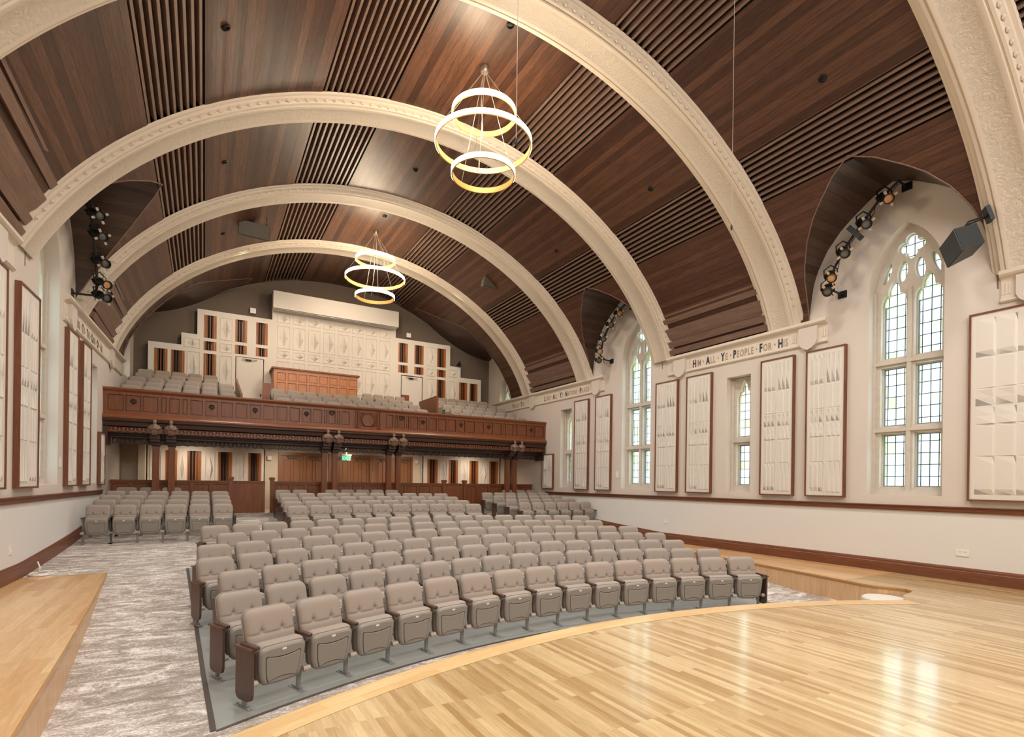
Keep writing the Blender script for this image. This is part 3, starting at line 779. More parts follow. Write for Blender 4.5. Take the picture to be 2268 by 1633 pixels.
LP_ = [(9.9, 10.85, 1.5, 4.84, 'framed white acoustic panel cut off by the left picture edge'),
       (11.4, 12.42, 1.5, 4.84, 'tall framed white acoustic panel left of the pointed window on the left wall'),
       (14.35, 15.2, 1.5, 4.84, 'tall framed white acoustic panel right of the left wall pointed window'),
       (15.62, 16.45, 1.5, 4.84, 'tall framed white acoustic panel farthest along the left wall, beside the slim window'),
       (17.6, 18.2, 1.5, 2.9, 'short wood-framed white acoustic panel beneath the left end of the balcony')]
for a in LP_: acoustic('L', *a)

# ------------------------------------------------------------------ balcony
BY = 18.27; bl, br_ = XL(BY), XR(BY)
fb = lambda s, z, d: (s, BY - d, z)
bal = empty('balcony', (4.8, BY, 3), 'mahogany panelled rear balcony spanning the hall on paired posts', 'balcony')
bays_ = [0, .47, .93, 1.38, 1.62, 1.92, 2.12, 2.62, 3.08, 3.54, 4.0, 4.45, 4.9, 5.35, 5.80, 6.02, 6.40, 6.60, 7.24 - .29]
# half facade measured from the left wall to the centre medallion; mirrored for the right half
seg = [(.10, .46, 0), (.50, .86, 1), (.90, 1.26, 0), (1.33, 1.46, 2), (1.52, 1.78, 0), (1.85, 1.98, 2), (2.05, 2.36, 0), (2.43, 2.76, 1), (2.83, 3.15, 0), (3.22, 3.54, 0), (3.61, 3.92, 1), (3.99, 4.30, 0), (4.37, 4.68, 0), (4.75, 5.05, 0), (5.12, 5.40, 1), (5.46, 5.74, 0), (5.80, 5.90, 2), (5.95, 6.16, 3), (6.21, 6.31, 2), (6.37, 6.62, 0)]
holes = []; ros = []
mid = (bl + br_) / 2
for a, b_, k in seg:
    for m_ in (0, 1):
        x0, x1 = (bl + a, bl + b_) if m_ == 0 else (br_ - b_, br_ - a)
        holes.append(rectp(x0, x1, 3.56, 4.00)); ros.append(((x0 + x1) / 2, k, x0, x1))
holes.append(rectp(mid - .30, mid + .30, 3.54, 4.02))
mb = MB(); mb.plate(rectp(bl, br_, 3.46, 4.10), holes, fb, .0, -.055); mb.plate(rectp(bl, br_, 3.46, 4.1), [], fb, -.055, -.10)
for h in holes[:-1]: mb.plate(shrink(h, .018), [], fb, -.028, -.056)
mb.build('panelled_front', M_mahog, bal)
mb = MB()
for xc, k, x0, x1 in ros:
    if k == 2: mb.plate(rectp(x0 + .025, x1 - .025, 3.60, 3.97), [], fb, -.012, -.035)
for q in (-.41, -.335, .335, .41): mb.tube([(mid + q, BY - .02, 3.50), (mid + q, BY - .02, 4.06)], .03, 8)
mb.build('fluted_strips', M_mahog, bal)
def prof_run(mb, prof, x0, x1):       # prof: (out, z)
    A = [(x0, BY - d, z) for d, z in prof]; B = [(x1, BY - d, z) for d, z in prof]
    mb.grid([A, B], closeu=True); mb.face(A); mb.face(B[::-1])
mb = MB(); prof_run(mb, [(-.12, 4.07), (.0, 4.07), (.02, 4.10), (.05, 4.12), (.06, 4.15), (.05, 4.19), (-.12, 4.19)], bl, br_); mb.build('top_rail', M_mahogX, bal)
mb = MB(); prof_run(mb, [(-.12, 3.48), (.0, 3.48), (.03, 3.46), (.09, 3.42), (.115, 3.39), (.115, 3.35), (.08, 3.34), (.05, 3.30), (-.12, 3.30)], bl, br_); mb.build('ledge_moulding', M_mahogX, bal)
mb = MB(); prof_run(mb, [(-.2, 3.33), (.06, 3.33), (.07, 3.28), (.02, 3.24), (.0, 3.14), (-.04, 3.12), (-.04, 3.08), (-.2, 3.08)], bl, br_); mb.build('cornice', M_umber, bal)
# pierced valances: a run of small cusped arches
def valance(x0, x1, y, z0, z1, n, name, mat, drop=.03):
    mb = MB(); f = lambda s, z, d: (s, y - d, z); w_ = (x1 - x0) / n; outer = [(x0, z1)]; Hs = []
    bot = []
    for k in range(n):
        for j in range(6):
            t = j / 6; bot.append((x0 + w_ * (k + t), z0 + drop * abs(sin(PI * t))))
    bot.append((x1, z0))
    outer = bot + [(x1, z1), (x0, z1)]
    for k in range(n):
        c = x0 + w_ * (k + .5); zc = (z0 + z1) / 2 + drop * .5; hh = (z1 - z0) * .36
        for s in (-1, 1):
            a = c + s * w_ * .24
            Hs.append([(a - s * w_ * .19, zc + hh), (a + s * w_ * .02, zc + hh * .8), (a + s * w_ * .19, zc - hh * .6), (a + s * w_ * .10, zc - hh * .95), (a - s * w_ * .12, zc - hh * .1)])
    mb.plate(outer, Hs, f, 0, -.03); return mb.build(name, mat, bal)
valance(bl + .1, br_ - .1, BY - .0, 2.96, 3.10, 78, 'scalloped_valance', M_mahogX)
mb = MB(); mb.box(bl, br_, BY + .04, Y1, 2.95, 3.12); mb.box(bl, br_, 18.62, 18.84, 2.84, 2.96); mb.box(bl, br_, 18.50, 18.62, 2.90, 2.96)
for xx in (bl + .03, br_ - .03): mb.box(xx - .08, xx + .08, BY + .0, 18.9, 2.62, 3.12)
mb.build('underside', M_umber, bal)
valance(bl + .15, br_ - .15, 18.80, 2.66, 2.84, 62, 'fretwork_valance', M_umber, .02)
mb = MB()      # carved rosettes in every fourth panel
for xc, k, x0, x1 in ros:
    if k not in (1, 3): continue
    zc = 3.84 if k == 1 else 3.93
    for j in range(7):
        t = 2 * PI * j / 7; rr = .045 if k == 1 else .05
        c = (xc + rr * 1.25 * sin(t), BY + .02, zc + rr * 1.15 * cos(t)); mb.ball(c, (.026, .026, .028), 6)
    mb.ball((xc, BY + .03, zc), (.02, .03, .02), 5); mb.ball((xc, BY + .03, zc - .085), (.016, .02, .03), 5)
    if k == 3:
        for q in (-.07, .07): mb.ball((xc + q, BY + .03, zc + .03), (.02, .02, .03), 5)
mb.build('carved_rosettes', M_umber, bal, smooth=True)
mb = MB(); zc = 3.78
rows = []
for rr, d in ((.0, -.0), (.185, -.0), (.19, .03), (.205, .04), (.22, .03), (.225, -.02)):
    rows.append([(mid + max(rr, .001) * cos(t), BY - d + .0, zc + max(rr, .001) * sin(t)) for t in [2 * PI * j / 40 for j in range(40)]])
mb.grid(rows, closeu=True)
for j in range(44):
    t = 2 * PI * j / 44; r1 = min(.285 / max(abs(cos(t)), abs(sin(t))), .34); a = Vector((mid + .228 * cos(t), BY + .0, zc + .228 * sin(t))); b_ = Vector((mid + r1 * cos(t), BY + .01, zc + min(max(r1 * sin(t), -.235), .235)))
    mb.tube([a, b_], [.013, .007], 5)
mb.plate(rectp(mid - .3, mid + .3, 3.54, 4.02), [], fb, -.02, -.03)
mb.build('carved_medallion', M_mahog, bal, smooth='auto')
def tier(k): return 3.55 + .27 * k
mb = MB()
for k in range(5):
    y0 = BY + .12 if k == 0 else 18.52 + .85 * k; mb.box(bl + .02, br_ - .02, y0, Y1 - .01, 3.1 if k == 0 else tier(k - 1), tier(k))
mb.build('tiered_deck', M_carpet, bal)
# wood partitions along the balcony aisles
mb = MB()
mb.box(7.98, 8.06, 19.9, 21.9, 3.6, 5.12); mb.build('aisle_partition', M_mahog, bal); mb = MB()
mb.plate([(18.7, 3.6), (22.2, 3.6), (22.2, 5.42), (18.7, 4.36)], [], lambda y, z, d: (d, y, z), .98, 1.04); mb.build('aisle_partition', M_mahog, bal); mb = MB()
mb.box(1.9, 2.26, 22.15, 22.25, 4.4, 5.34); mb.build('aisle_partition', M_mahog, bal); mb = MB()
mb.box(7.3, 7.62, 22.15, 22.25, 4.4, 5.40); mb.build('aisle_partition', M_mahog, bal)
# control booth
booth = tag(MB().box(2.28, 5.42, 22.2, 23.0, 4.6, 5.93).build('control_booth', M_cherry), 'reddish wood panelled control booth behind the balcony centre seats', 'booth')
mb = MB(); fo = lambda s, z, d: (s, 22.2 - d, z)
hs = []
for j in range(8):
    x0 = 2.36 + j * .385; hs += [rectp(x0 + .03, x0 + .34, 4.95, 5.42), rectp(x0 + .03, x0 + .34, 5.50, 5.80)]
mb.plate(rectp(2.28, 5.42, 4.6, 5.93), hs, fo, .045, 0); [mb.plate(shrink(h, .022), [], fo, .028, 0) for h in hs]; mb.build('panel_frame', M_cherry, booth)
MB().box(2.2, 5.5, 22.1, 23.05, 5.93, 5.99).build('booth_top', M_mahogX, booth)

# posts with carved figures
def remeshed(mb, name, mat, parent, vox=.012):
    o = mb.build(name, mat, parent, recalc=False); m = o.modifiers.new('r', 'REMESH'); m.mode = 'VOXEL'; m.voxel_size = vox; m.use_smooth_shade = True
    return o
def figure(local):
    mb = MB(); mb.ball((0, 0, .30), (.045, .05, .055), 10); mb.ball((0, .02, .345), (.05, .05, .03), 8)      # head, hair
    mb.tube([(0, .02, .25), (0, .01, .30)], .03, 8)
    mb.tube([(0, .03, .0), (0, .0, .06), (0, -.01, .14), (0, .02, .24)], [.075, .085, .09, .06], 12)           # robe and trunk
    for s in (-1, 1):
        mb.tube([(s * .07, .02, .22), (s * .10, -.01, .15), (s * .06, -.07, .12), (s * .01, -.09, .13)], [.03, .028, .024, .02], 8)
        mb.tube([(s * .06, .05, .24), (s * .12, .06, .17), (s * .12, .05, .05), (s * .09, .05, .0)], [.02, .035, .028, .012], 8)   # folded wing
        mb.ball((s * .016, -.045, .305), (.008, .008, .006), 5)
    mb.ball((0, -.05, .29), (.01, .015, .014), 5); mb.ball((0, -.095, .15), (.05, .02, .05), 8)                # nose, shield held in the hands
    return mb
PX = [(-1.03 - .18, 'leftmost of the eight balcony posts'), (-.81, 'second balcony post from the left, right half of the left pair'), (3.52, 'left post of the pair framing the left doors'), (3.86, 'right post of the pair left of the exit sign'),
      (5.72, 'left post of the pair right of the exit sign'), (6.06, 'right post of the pair before the right doors'), (10.58, 'left post of the pair near the right wall'), (10.90, 'rightmost balcony post of the pair near the right wall')]
PX[0] = (-1.20, PX[0][1])
firstfig = None
for x, wh in PX:
    z0 = fl(18.75)
    rt = empty('timber_post', (x, 18.74, z0), 'dark square timber post, ' + wh, 'post', 'paired posts carrying the balcony')
    mb = MB(); mb.box(x - .085, x + .085, 18.66, 18.83, z0 - .01, 2.66)
    for q in (-.05, .05): mb.box(x + q - .008, x + q + .008, 18.652, 18.66, z0 + .4, 2.5)
    mb.build('shaft', M_mahog, rt)
    mb = MB(); mb.box(x - .10, x + .10, 18.64, 18.85, 2.62, 2.66); mb.box(x - .115, x + .115, 18.55, 18.86, 2.66, 2.74); mb.box(x - .12, x + .12, 18.38, 18.86, 2.74, 2.82); mb.box(x - .12, x + .12, 18.28, 18.86, 2.82, 2.97); mb.build('capital', M_umber, rt)
    if firstfig is None:
        fg = remeshed(figure(0), 'carved_figure', M_fig, None); fg.parent = rt; fg.scale = (1.15, 1.15, 1.1); fg.location = Vector((x, 18.14, 2.94)) - rt.location; firstfig = fg; tag(fg, 'carved winged figure holding a shield')
    else:
        fg = firstfig.copy(); COL.objects.link(fg); fg.parent = rt; fg.scale = (1.15, 1.15, 1.1); fg.location = Vector((x, 18.14, 2.94)) - rt.location

# low panelled railing behind the rear seats
ry = 19.25; rt = empty('panelled_railing', (4.8, ry, .62), 'low mahogany panelled railing behind the rear seats with square newel posts', 'railing')
fr_ = lambda s, z, d: (s, ry - d, z)
for x0, x1 in ((XL(ry) + .02, .72), (.82, 1.76), (2.02, 8.02), (8.12, 8.88), (8.98, XR(ry) - .02)):
    hs = []
    n = max(1, round((x1 - x0) / .5)); w_ = (x1 - x0) / n
    if x1 - x0 > 1.0:
        for k in range(n): hs.append(rectp(x0 + k * w_ + .045, x0 + (k + 1) * w_ - .045, .80, 1.53))
    mb = MB(); mb.plate(rectp(x0, x1, .60, 1.60), hs, fr_, .03, -.01); mb.plate(rectp(x0, x1, .6, 1.6), [], fr_, -.01, -.03); [mb.plate(shrink(h, .02), [], fr_, .012, -.011) for h in hs]; mb.build('rail_panel', M_mahog, rt)
    mb = MB(); mb.box(x0, x1, ry - .06, ry + .05, 1.60, 1.645); mb.box(x0, x1, ry - .045, ry + .04, 1.575, 1.60); mb.build('cap_rail', M_mahogX, rt)
for x in (.77, 1.97, 8.07, 8.93):
    mb = MB(); mb.box(x - .06, x + .06, ry - .08, ry + .06, .6, 1.68); mb.box(x - .075, x + .075, ry - .095, ry + .075, 1.68, 1.71); mb.box(x - .09, x + .09, ry - .11, ry + .09, 1.71, 1.75); mb.box(x - .07, x + .07, ry - .09, ry + .07, 1.75, 1.775); mb.build('newel_post', M_mahog, rt)

# ------------------------------------------------------------------ rear panelling: wood inserts and diamond panels
def insert(x0, x1, z0, z1, y, parent, seed=0):
    rnd = random.Random(seed); mb = MB(); n = 9; w_ = (x1 - x0) / n
    dep = [.0, .01, .04, .11, .05, .11, .04, .01, .0]; mi = [0, 0, 1, 2, 1, 2, 1, 0, 0]
    if seed % 2: dep = dep[::-1]; mi = [0, 1, 2, 1, 2, 0, 1, 0, 0]
    for k in range(n):
        a, b_ = x0 + k * w_, x0 + (k + 1) * w_
        mb.box(a + .004, b_ - .004, y + .005 + dep[k], y + .14, z0, z1, mi[k])
    mb.box(x0, x1, y + .12, y + .16, z0, z1, 2)
    return mb.build('wood_insert', [M_insA, M_insB, M_dark], parent)
def diamond(mb, x0, x1, z0, z1, y, sk=0):
    f = lambda s, z, d: (s, y - d, z)
    mb.plate(rectp(x0, x1, z0, z1), [rectp(x0 + .025, x1 - .025, z0 + .025, z1 - .025)], f, .022, 0)
    cx, cz = (x0 + x1) / 2, (z0 + z1) / 2; hx, hz = (x1 - x0) * .36, (z1 - z0) * .42; t = .012
    V = [(cx - hx, cz, 0), (cx - t - .01, cz + t * 2, .03), (cx, cz + hz, 0), (cx + t + .03, cz + t * 2, .085), (cx + hx, cz, 0), (cx + t + .03, cz - t * 2, .085), (cx, cz - hz, 0), (cx - t - .01, cz - t * 2, .03)]
    P = [f(*v) for v in V]
    for q in ((0, 1, 2), (1, 3, 2), (3, 4, 2), (4, 5, 6), (5, 7, 6), (7, 0, 6), (0, 7, 1), (1, 7, 5, 3), (3, 5, 4)): mb.face([P[k] for k in q])
uy = 23.1; fu = lambda s, z, d: (s, uy - d, z)
up = empty('rear_wall_panelling', (4.8, uy, 4.6), 'stepped white panelling with wood slat inserts on the upper rear wall', 'wall panelling')
ins = [(-1.58, -1.17, 5.1, 6.39), (-1.07, -.64, 5.1, 6.39), (-.04, .38, 6.97, 7.83), (-.04, .38, 6.51, 6.85), (-.04, .38, 5.1, 6.39), (1.0, 1.41, 6.97, 7.83), (1.0, 1.41, 6.51, 6.85), (1.72, 2.14, 6.97, 7.83), (1.72, 2.14, 6.51, 6.85),
       (7.43, 7.87, 6.99, 7.85), (7.43, 7.87, 6.53, 6.87), (8.17, 8.61, 6.99, 7.85), (8.17, 8.61, 6.53, 6.87), (9.26, 9.70, 6.99, 7.85), (9.26, 9.70, 6.53, 6.87), (9.26, 9.70, 5.1, 6.41), (10.38, 10.81, 5.1, 6.40), (10.92, 11.35, 5.1, 6.40)]
out = [(-1.76, 4.5), (1.02, 4.5), (1.02, 6.42), (2.02, 6.42), (2.02, 4.5), (7.56, 4.5), (7.56, 6.44), (8.58, 6.44), (8.58, 4.5), (11.53, 4.5), (11.53, 6.62), (10.45, 6.62), (10.45, 7.10), (9.91, 7.10), (9.91, 8.04), (7.3, 8.04), (7.3, 9.1), (2.30, 9.1), (2.30, 8.02), (-.25, 8.02), (-.25, 7.06), (-.75, 7.06), (-.75, 6.61), (-1.76, 6.61)]
mb = MB(); mb.plate(out, [rectp(*i) for i in ins], fu, 0, -.03); mb.plate(out, [rectp(*i) for i in ins], fu, -.16, -.2); mb.build('panel_face', M_white, up)
for k, i in enumerate(ins): insert(*i, uy, up, k)
cells = [(.50, .92, 6.97, 7.83), (.50, .92, 6.51, 6.85), (.50, .92, 5.3, 6.39), (-.66, -.14, 6.55, 6.9), (-.56, -.14, 5.3, 6.42), (8.76, 9.14, 6.99, 7.85), (8.76, 9.14, 6.53, 6.87), (8.76, 9.14, 5.3, 6.41), (9.86, 10.26, 6.6, 6.95), (9.86, 10.28, 5.3, 6.41)]
for j in range(8):
    x0 = 2.49 + .585 * j
    for z0, z1 in ((7.96, 8.32), (6.93, 7.84), (6.54, 6.85), (5.35, 6.43)): cells.append((x0, x0 + .47, z0, z1))
for j, c in enumerate(cells):
    mb = MB(); diamond(mb, *c, uy, j); mb.build('diamond_panel', M_white, up, recalc=False)
mb = MB(); mb.box(2.27, 7.25, 22.55, uy - .01, 8.36, 9.02); sc_ = tag(mb.build('screen_housing', M_white), 'long cream projection screen housing high on the rear wall', 'screen housing')
mb = MB(); mb.box(2.40, 7.12, 22.60, 22.68, 8.325, 8.358); mb.build('screen_slot', M_steel, sc_)
# upper rear doors
for nm, x0, x1, lb in (('door_1', 1.05, 1.99, ''), ('door_2', 7.60, 8.55, '')):
    mb = MB(); mb.box(x0, x1, 23.12, 23.17, 4.63, 6.40); d = struct(mb.build(nm, M_white))
    mb = MB(); mb.box(x0 + .32, x0 + .52, 23.05, 23.12, 6.28, 6.34); mb.box(x0 + .2, x0 + .72, 23.03, 23.06, 6.32, 6.335); mb.build('door_closer', M_black, d)
    mb = MB(); mb.ball((x1 - .08, 23.08, 5.0), .03, 8); mb.build('door_knob', M_black, d)
# under balcony panelling
def lowpanel(x0, x1, pat, lab):
    y = 21.2; f = lambda s, z, d: (s, y - d, z)
    rt = empty('lower_wall_panelling', ((x0 + x1) / 2, y, .62), lab, 'wall panelling')
    W_ = [p for p in pat if p[2] == 'W']
    mb = MB(); mb.plate(rectp(x0, x1, .62, 2.80), [rectp(a, b_, 1.45, 2.64) for a, b_, _ in W_], f, 0, -.03); mb.box(x0, x1, y + .17, y + .2, .62, 2.8)
    mb.box(x0 - .02, x1 + .02, y - .03, y + .2, 2.80, 2.83)
    for x in (x0, x1 - .03): mb.box(x, x + .03, y, y + .28, .62, 2.8)
    mb.build('panel_face', M_white, rt)
    for j, (a, b_, k) in enumerate(pat):
        if k == 'W': insert(a, b_, 1.45, 2.64, y, rt, j)
        else:
            mb = MB(); diamond(mb, a, b_, 1.5, 2.6, y, j); mb.build('diamond_panel', M_white, rt, recalc=False)
lowpanel(-1.62, 1.92, [(-1.52, -1.2, 'D'), (-1.1, -.76, 'W'), (-.70, -.54, 'D'), (-.48, -.06, 'W'), (.04, .34, 'D'), (.44, .88, 'W'), (.96, 1.28, 'D'), (1.38, 1.81, 'W')], 'white panelling with wood slats and diamonds under the balcony left of the doors')
lowpanel(7.92, 11.6, [(8.13, 8.6, 'W'), (8.68, 9.01, 'D'), (9.09, 9.54, 'W'), (9.62, 9.99, 'D'), (10.07, 10.51, 'W'), (10.6, 10.96, 'D'), (11.05, 11.5, 'W')], 'white panelling with wood slats and diamonds under the balcony right of the doors')
# double doors
for k, (x0, x1) in enumerate(((2.46, 4.08), (4.26, 5.82), (6.0, 7.52))):
    y = 21.5; f = lambda s, z, d: (s, y - d, z); z0, z1 = .62, 2.66
    mb = MB(); mb.plate(rectp(x0 - .06, x1 + .06, z0, z1 + .06), [rectp(x0 + .02, x1 - .02, z0 + .001, z1 - .04)], f, .05, -.12); d = struct(mb.build('door_%d' % (k + 3), M_door))
    xm = (x0 + x1) / 2
    for a, b_ in ((x0 + .025, xm - .004), (xm + .004, x1 - .025)):
        hs = []; w_ = (b_ - a - .3) / 2
        for q in (0, 1):
            xa = a + .1 + q * (w_ + .1); hs += [rectp(xa, xa + w_, .8, 1.42), rectp(xa, xa + w_, 1.54, 2.46)]
        mb = MB(); mb.plate(rectp(a, b_, z0 + .01, z1 - .05), hs, f, -.02, -.055); mb.plate(rectp(a, b_, z0 + .01, z1 - .05), [], f, -.055, -.07); [mb.plate(shrink(h, .022), [], f, -.03, -.056) for h in hs]; lf = mb.build('door_leaf', M_door, d)
        mx = b_ - .08 if b_ < xm + .1 else a + .08
        mb = MB(); mb.plate(rectp(mx - .06, mx + .06, 1.15, 1.5), [], f, .0, -.02); mb.build('push_plate', M_metal, lf)
        mb = MB(); c = (a + b_) / 2; mb.plate(rectp(c - .14, c + .14, 2.50, 2.56), [], f, .05, -.02); mb.plate(rectp(c - .2, c + .25, 2.575, 2.59), [], f, .12, .04); mb.build('door_closer', M_grey, lf)
# exit sign hanging under the balcony
xe, ye = 4.62, 20.4
rt = empty('exit_sign', (xe, ye, 2.6), 'green lettered EXIT sign hanging above the centre doors', 'exit sign')
mb = MB(); mb.box(xe - .17, xe + .17, ye - .01, ye + .02, 2.44, 2.62); mb.build('sign_plate', M_grey, rt)
mb = MB(); mb.box(xe - .19, xe + .19, ye - .03, ye + .04, 2.62, 2.68); mb.box(xe - .02, xe + .02, ye, ye + .02, 2.68, 2.95); mb.build('housing', M_metal, rt)
fc = bpy.data.curves.new('exit', 'FONT'); fc.body = 'EXIT'; fc.size = .2; fc.extrude = .004; fc.offset = .006; fc.align_x = 'CENTER'
o = bpy.data.objects.new('t', fc); COL.objects.link(o); me = bpy.data.meshes.new_from_object(o.evaluated_get(bpy.context.evaluated_depsgraph_get())); bpy.data.objects.remove(o)
mb = MB(); mb.v = [(xe + v.co.x * .8, ye - .014 - v.co.z, 2.46 + v.co.y) for v in me.vertices]; mb.f = [tuple(p.vertices) for p in me.polygons]; mb.uv = [None] * len(mb.f); mb.mi = [0] * len(mb.f); mb.build('lettering', M_exit, rt, recalc=False)
# ------------------------------------------------------------------ theatre seats
def loft(mb, outline, layers, f, mi=0, cap=True):
    """outline: 2-D points about their centre; layers: (inset, depth)"""
    cx = sum(p[0] for p in outline) / len(outline); cz = sum(p[1] for p in outline) / len(outline)
    hx = max(abs(p[0] - cx) for p in outline); hz = max(abs(p[1] - cz) for p in outline); rows = []
    for ins_, d in layers:
        rows.append([f(cx + (p[0] - cx) * (1 - ins_ / hx), cz + (p[1] - cz) * (1 - ins_ / hz), d) for p in outline])
    mb.grid(rows, mi=mi, closeu=True)
    if cap: mb.face(rows[0], mi=mi); mb.face(rows[-1][::-1], mi=mi)
def rrect(hw0, hw1, z0, z1, r, n=5, bulge=0, sag=0):
    P = []
    cs = [(hw0 - r, z0 + r, -PI / 2), (hw1 - r, z1 - r, 0), (-hw1 + r, z1 - r, PI / 2), (-hw0 + r, z0 + r, PI)]
    for i, (x, z, a0) in enumerate(cs):
        for k in range(n + 1):
            a = a0 + PI / 2 * k / n; P.append((x + r * cos(a), z + r * sin(a)))
        if i == 0:
            for k in range(1, 4): P.append((hw0 + (hw1 - hw0) * k / 4 + bulge * sin(PI * k / 4), z0 + (z1 - z0) * k / 4))
        if i == 1:
            for k in range(1, 6): P.append((hw1 * (1 - 2 * k / 6), z1 + sag * sin(PI * k / 6)))
        if i == 2:
            for k in range(1, 4): P.append((-hw0 + (hw0 - hw1) * (1 - k / 4) - bulge * sin(PI * k / 4), z1 + (z0 - z1) * k / 4))
        if i == 3:
            for k in range(1, 6): P.append((-hw0 * (1 - 2 * k / 6), z0 - sag * 1.2 * sin(PI * k / 6)))
    return P
BT, BB, BHW = .865, .36, .245
def back_y(z): return .0 + (z - .40) * .27
def backrest_mb():
    mb = MB(); rows = []; back = []; r = .085
    vs = [BB + (BT - BB) * t for t in (0, .015, .04, .1, .2, .3, .4, .47, .515, .535, .55, .565, .585, .61, .635, .67, .74, .82, .87, .91, .945, .975, .992, 1)]
    us = [-1, -.985, -.94, -.86, -.72, -.58, -.5, -.46, -.42, -.38, -.34, -.26, -.12, 0, .12, .26, .34, .38, .42, .46, .5, .58, .72, .86, .94, .985, 1]
    for z in vs:
        hw = BHW
        if z > BT - r: hw = BHW - r + math.sqrt(max(0, r * r - (z - BT + r) ** 2))
        v = (z - BB) / (BT - BB); row = []; rb = []
        for u in us:
            puff = (1 - abs(u) ** 9) ** .5 * (1 - abs(2 * v - 1) ** 11) ** .5 if abs(u) < 1 and 0 < v < 1 else 0
            d = .052 * puff
            d -= .011 * math.exp(-((v - .55) / .018) ** 2) * puff
            for s in (-1, 1): d -= .034 * math.exp(-(((u - s * .42) / .07) ** 2 + ((v - .60) / .038) ** 2))
            for s in (-1, 1): d -= .008 * math.exp(-((u - s * .42) / .04) ** 2) * math.exp(-((v - .66) / .05) ** 2)
            row.append((u * hw, back_y(z) - .005 - max(d, 0), z)); rb.append((u * hw, back_y(z) + .02, z))
        rows.append(row); back.append(rb)
    mb.grid(rows); mb.grid(back)
    for a, b_ in ((0, 0), (-1, -1)): mb.grid([rows[a], back[b_]])
    mb.grid([[r_[0] for r_ in rows], [r_[0] for r_ in back]]); mb.grid([[r_[-1] for r_ in rows], [r_[-1] for r_ in back]])
    return mb
def seat_frame(u, q, d):        # folded seat plane: q up the seat, d towards the stage
    t = R(7); y = -.115 - q * sin(t) * .9 - d * cos(t); z = .20 + q * cos(t) - d * sin(t); return (u, y, z)
P_back = P_seat = None
def make_seat(detail=True):
    rt = empty('theatre_seat', (0, 0, 0), None, 'theatre seat', local=True)
    parts = {}
    parts['b'] = backrest_mb().build('backrest', M_fabric, rt, smooth=True, merge=True)
    mb = MB(); loft(mb, rrect(BHW + .006, BHW + .006, BB - .02, BT + .006, .088), [(.012, -.038), (.002, -.034), (0, -.022), (.004, -.018)], lambda x, z, d: (x, back_y(z) - d, z)); mb.build('back_shell', M_shell, rt, smooth='auto')
    mb = MB(); loft(mb, rrect(.222, .235, .02, .385, .05, bulge=.005), [(.02, -.105), (.004, -.095), (0, -.06), (0, -.02), (.012, .0)], seat_frame); mb.build('seat_cushion', M_fabric, rt, smooth='auto')
    mb = MB(); loft(mb, rrect(.205, .236, .0, .36, .055, bulge=.012, sag=.006), [(.006, -.03), (0, -.015), (.0, .01), (.012, .026), (.028, .034)], seat_frame)
    o = rrect(.150, .175, .035, .272, .02, bulge=.006, sag=-.022)
    loft(mb, rrect(.154, .180, .030, .279, .02, bulge=.006, sag=-.022), [(0, .030), (0, .0355)], seat_frame, mi=1)  # black backing plate puts the inset's shadow gap into the colour
    loft(mb, o, [(0, .030), (0, .038), (.01, .042)], seat_frame)
    mb.build('seat_shell', [M_shell, M_black], rt, smooth='auto')
    if detail:
        mb = MB(); loft(mb, rrect(.022, .022, .312, .332, .004, 2), [(0, .032), (.001, .037)], seat_frame); mb.build('number_plate', M_plateno, rt)
    return rt
def side_parts(rt, x, panel=False):
    mb = MB(); loft(mb, rrect(.026, .022, -.21, .075, .02, 3), [(.004, -.016), (0, -.010), (0, .004), (.006, .012)], lambda u, v, d: (x + u, v, .585 + d)); mb.build('armrest', M_arm, rt, smooth='auto')
    mb = MB()
    mb.plate([(-.20, .565), (.06, .565), (.05, .30), (-.04, .30), (-.08, .48), (-.17, .54)], [], lambda y, z, d: (x + d, y, z), -.014, .014)
    mb.tube([(x, .0, .34), (x, .0, .17), (x, .01, .01)], [.034, .026, .022], 8)
    mb.box(x - .03, x + .03, -.12, .15, .0, .012); mb.box(x - .018, x + .018, -.05, .09, .012, .03); [mb.box(x - .008, x + .008, q - .008, q + .008, .012, .02) for q in (-.10, .13)]
    mb.build('leg', M_steel, rt)
    mb = MB(); e0, e1 = (-.012 if panel and x < 0 else -.036), (.012 if panel and x > 0 else .036); mb.tube([(x + e0, -.135, .245), (x + e1, -.135, .245)], .027, 12); mb.box(x - .012, x + .012, -.15, -.0, .215, .262); mb.build('hinge', M_knuckle, rt, smooth='auto')
    if panel:
        s = -1 if x < 0 else 1; xx = x + s * .03
        mb = MB(); mb.plate([(-.18, .56), (.09, .56), (.09, .14), (.07, .105), (.03, .09), (-.11, .09), (-.16, .11), (-.18, .16)], [], lambda y, z, d: (xx + d, y, z), -.013, .013); mb.build('end_panel', M_endp, rt)
        mb = MB(); mb.box(xx - .028, xx + .028, -.195, .105, .56, .578); mb.build('panel_cap', M_arm, rt)
X_ = .2745
protos = {}
def proto(kind):
    if kind in protos: return protos[kind]
    rt = make_seat(kind[-1] != 'f')
    k = kind
    if k[0] == 'm': side_parts(rt, -X_)
    elif k[0] == 'l': side_parts(rt, -X_, True)
    elif k[0] == 'r': side_parts(rt, -X_); side_parts(rt, X_, True)
    elif k[0] == 'w': side_parts(rt, -X_); side_parts(rt, X_)
    protos[k] = [rt, list(rt.children), False]
    return protos[k]
def place_seat(kind, loc, rz, label, group, sx=1):
    pr = proto(kind)
    if not pr[2]: pr[2] = True; r = pr[0]
    else:
        r = pr[0].copy(); COL.objects.link(r)
        for ch in pr[1]:
            c = ch.copy(); COL.objects.link(c); c.parent = r
    r.location = loc; r.rotation_euler = (0, 0, rz); r.scale = (sx, 1, 1); tag(r, label, 'theatre seat', group)
